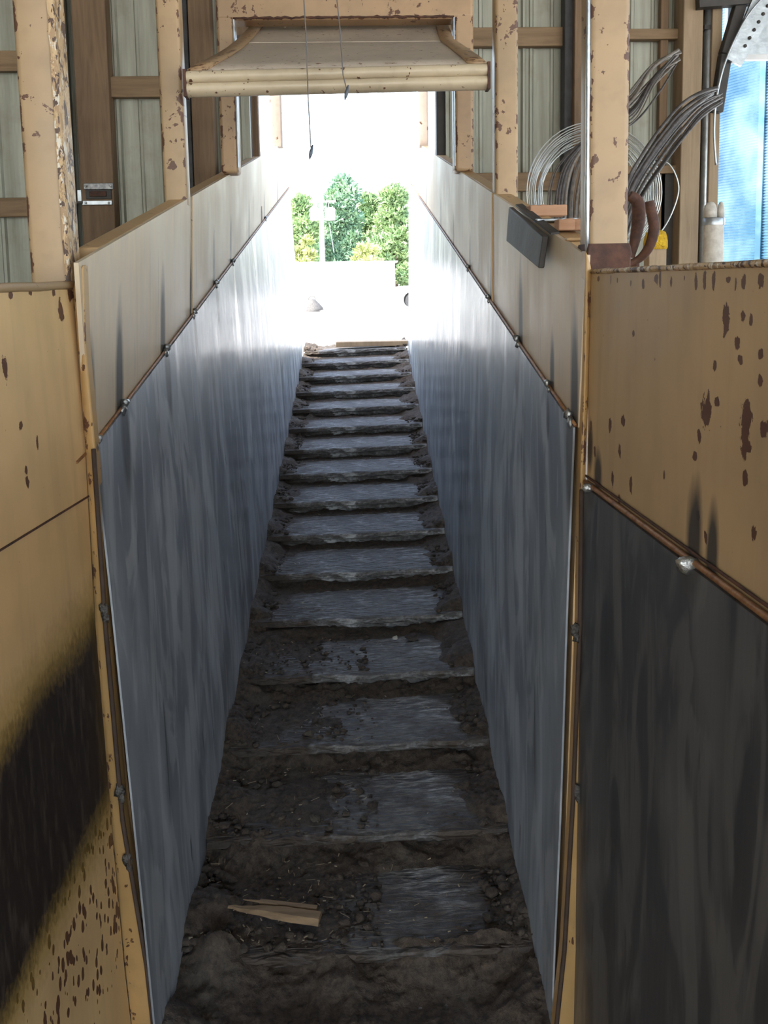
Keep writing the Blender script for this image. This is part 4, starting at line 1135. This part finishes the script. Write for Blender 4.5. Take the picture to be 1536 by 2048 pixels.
# parked pickup, only its nose in view
Yc = 42.0; xc = AY(786, 600, Yc).x
pk = thing('pickup_truck', (xc + 2.6, Yc + .9, 0), 'white pickup nose showing past the end of the chute wall', 'car')
prof_ = [(0, .45), (.0, .85), (.12, 1.0), (1.25, 1.08), (1.75, 1.68), (3.1, 1.72), (3.35, 1.12), (5.2, 1.10), (5.25, .5), (4.75, .45), (4.6, .75), (4.2, .85), (3.8, .75), (3.65, .42), (1.5, .42), (1.35, .75), (.95, .85), (.55, .75), (.42, .45)]
mb = MB(); mb.prism([V((xc + a, Yc, b)) for a, b in prof_], Y_ * 1.8); mb.build('body', M['car_paint'], pk, bevel=.04)
for xw in (.95, 4.2):
    for yy in (Yc + .02, Yc + 1.6):
        mb = MB(); mb.lathe((xc + xw, yy, .37), [(.24, -.0), (.37, .02), (.37, .18), (.24, .2)], 24, Y_); wl = mb.build('wheel', M['tyre'], pk, smooth=40)
        mb = MB(); mb.lathe((xc + xw, yy - .005, .37), [(.2, 0), (.2, .01)], 16, Y_); mb.build('rim', M['galv'], wl)
mb = MB(); mb.prism([V((xc + 1.5, Yc - .006, 1.15)), V((xc + 1.85, Yc - .006, 1.6)), V((xc + 3.0, Yc - .006, 1.63)), V((xc + 3.1, Yc - .006, 1.15))], Y_ * .01); mb.build('side_window', M['glass'], pk)
mb = MB(); mb.box((xc - .1, Yc - .02, .45), (xc + .05, Yc + 1.82, .62)); mb.build('bumper', M['grey_box'], pk, bevel=.02)
# utility pole
Yu = 62.0; q = AY(645, 525, Yu); zt = AY(645, 392, Yu).z
up = thing('utility_pole', (q.x, Yu, 0), 'pale utility pole with two transformer cans before the trees', 'utility pole')
mb = MB(); mb.tube([V((q.x, Yu, -.02)), V((q.x, Yu, zt))], [.20, .14], 12); mb.build('pole', M['pole'], up, smooth=True)
for x in (630, 660):
    c = AY(x, 428, Yu); mb = MB(); mb.lathe((c.x, Yu, c.z - .42), [(.30, 0), (.36, .04), (.36, .74), (.30, .82), (.08, .86)], 16); tr_ = mb.build('transformer', M['white_can'], up, smooth=50)
    mb = MB()
    mb.lathe((c.x - .08, Yu - .1, c.z + .42), [(.03, 0), (.04, .05), (.02, .1), (.04, .15), (.015, .3)], 8); mb.build('bushing', M['grey_box'], tr_, smooth=True)
c = AY(645, 405, Yu); mb = MB(); mb.box((c.x - .9, Yu - .1, c.z), (c.x + .9, Yu + .02, c.z + .12)); mb.build('crossarm', M['pole'], up)
mb = MB(); mb.tube([AY(654, 398, Yu), AY(652, 414, Yu), AY(658, 420, Yu)], .02, 5); mb.tube([AY(658, 445, Yu), AY(664, 480, Yu), AY(668, 505, Yu)], .025, 5); mb.build('drop_wire', M['galv'], up)

# trees
def tree(px, py_top, Y, wpx, label, mat, seed, base_py=575, shape=1.0, ntuft=5200, trunk=True, kind='pine_tree'):
    random.seed(seed)
    base = AY(px, base_py, Y); h = AY(px, py_top, Y).z; wr = wpx / F * Y / 2
    root = thing(kind, (base.x, Y, 0), label, 'tree' if trunk else 'shrub', 'trees beyond the yard')
    if trunk:
        mb = MB(); mb.tube([V((base.x + .2 * math.sin(i), Y, h * .93 * i / 8 - .02)) for i in range(9)], [.32 * (1 - i / 9.5) + .03 for i in range(9)], 8)
        for i in range(16):
            z = h * (.18 + .7 * i / 16); an = i * 2.4; ln = wr * .8 * (1 - (i / 16) ** 1.6 * .8)
            mb.tube([V((base.x, Y, z)), V((base.x + ln * math.cos(an), Y + ln * math.sin(an), z + ln * .25))], [.09, .02], 5)
        mb.build('trunk', M['trunk'], root, smooth=True)
    lobes = []
    for i in range(60 if trunk else 14):
        f = random.random() ** .8
        z = h * (.10 + .90 * f) if trunk else h * (.1 + .8 * f)
        prof_r = wr * min(1, (1.02 - f) * 1.55) ** .75 * (.75 + .25 * math.sin(f * 9 + seed)) if trunk else wr * (1 - f * f * .7)
        an = random.random() * 6.283; rr_ = prof_r * (.25 + .65 * random.random())
        lobes.append((V((base.x + rr_ * math.cos(an), Y + rr_ * math.sin(an), z)), wr * random.uniform(.24, .40)))
    if trunk: lobes.append((V((base.x, Y, h * .96)), wr * .16)); lobes.append((V((base.x, Y, h * .88)), wr * .24))
    mb = MB(); per = int(ntuft * 1.5) // len(lobes)
    for (c, r_) in lobes:
        for k in range(per):
            dv = V((random.gauss(0, 1), random.gauss(0, 1), random.gauss(0, 1))).normalized()
            p = c + V((dv.x, dv.y, dv.z * .72)) * r_ * random.uniform(.55, 1.05)
            t = (dv + V((random.gauss(0, .5), random.gauss(0, .5), .45 + random.gauss(0, .4)))).normalized()
            sd = t.cross(V((random.gauss(0, 1), random.gauss(0, 1), random.gauss(0, 1)))).normalized()
            ln = random.uniform(.26, .66) * (Y / 110); wd = ln * .34
            nrm_ = t.cross(sd) * wd * .35
            mb.add([p - sd * wd, p + nrm_, p + sd * wd, p + t * ln], [(0, 1, 3), (1, 2, 3), (0, 2, 1)])
    mb.build('foliage', M[mat], root)
    return root
tree(690, 360, 104, 130, 'tallest blue-green pine behind the utility pole', 'pine_blue', 1, ntuft=7200)
tree(606, 398, 100, 96, 'green pine at the edge of the gap, latch side of the pole', 'pine', 2, ntuft=5200)
tree(742, 392, 112, 110, 'middle pine between the tallest pine and the round-topped one', 'pine', 3, ntuft=5600)
tree(790, 378, 100, 120, 'round-topped pine beside the coil-side liner', 'pine', 4, ntuft=6400)
tree(845, 395, 108, 90, 'pine mostly hidden by the coil-side chute wall', 'pine', 5, ntuft=4400)
tree(560, 410, 110, 90, 'pine mostly hidden by the latch-side chute wall', 'pine_blue', 6, ntuft=4400)
tree(655, 415, 120, 120, 'dim pine seen through the tree gap behind the pole', 'pine_blue', 9, ntuft=4400)
tree(608, 468, 88, 70, 'yellow-green shrub below the pine, behind the white building', 'shrub', 7, trunk=False, ntuft=1800, kind='shrub')
tree(742, 492, 90, 120, 'wide pale shrub peeping over the white building roof', 'shrub', 8, trunk=False, ntuft=1800, kind='shrub')
tree(806, 530, 92, 50, 'dark low shrub past the corner of the white building', 'pine', 10, trunk=False, ntuft=1200, kind='shrub')

# ------------------------------------------------------------------ light
wd = bpy.data.worlds.new('sky'); scn.world = wd; wd.use_nodes = True
nt = wd.node_tree; bg = nt.nodes['Background']
sky = nt.nodes.new('ShaderNodeTexSky'); sky.sky_type = 'NISHITA'; sky.sun_disc = False
SUN_EL, SUN_AZ = math.radians(52), math.radians(-126)   # azimuth from +Y toward +X
sky.sun_elevation = SUN_EL; sky.sun_rotation = SUN_AZ; sky.air_density = 1.2; sky.dust_density = 2.5; sky.ozone_density = 1.5
hs = nt.nodes.new('ShaderNodeHueSaturation'); hs.inputs['Saturation'].default_value = .8
nt.links.new(sky.outputs[0], hs.inputs['Color']); nt.links.new(hs.outputs[0], bg.inputs[0]); bg.inputs[1].default_value = .55
sl = bpy.data.lights.new('sun', 'SUN'); sl.energy = 7.5; sl.angle = math.radians(.6); sl.color = (1, .95, .86)
so_ = bpy.data.objects.new('sun', sl); col.objects.link(so_)
sd = V((math.sin(SUN_AZ) * math.cos(SUN_EL), math.cos(SUN_AZ) * math.cos(SUN_EL), math.sin(SUN_EL)))
so_.rotation_euler = sd.to_track_quat('Z', 'Y').to_euler(); so_.location = (-10, 0, 20)

scn.view_settings.view_transform = 'Standard'; scn.view_settings.look = 'None'
scn.view_settings.gamma = 1; scn.view_settings.use_curve_mapping = False
scn.view_settings.exposure = 1.05
scn.cycles.use_denoising = True
scn.cycles.max_bounces = 8; scn.cycles.diffuse_bounces = 5; scn.cycles.glossy_bounces = 5
scn.cycles.sample_clamp_indirect = 12
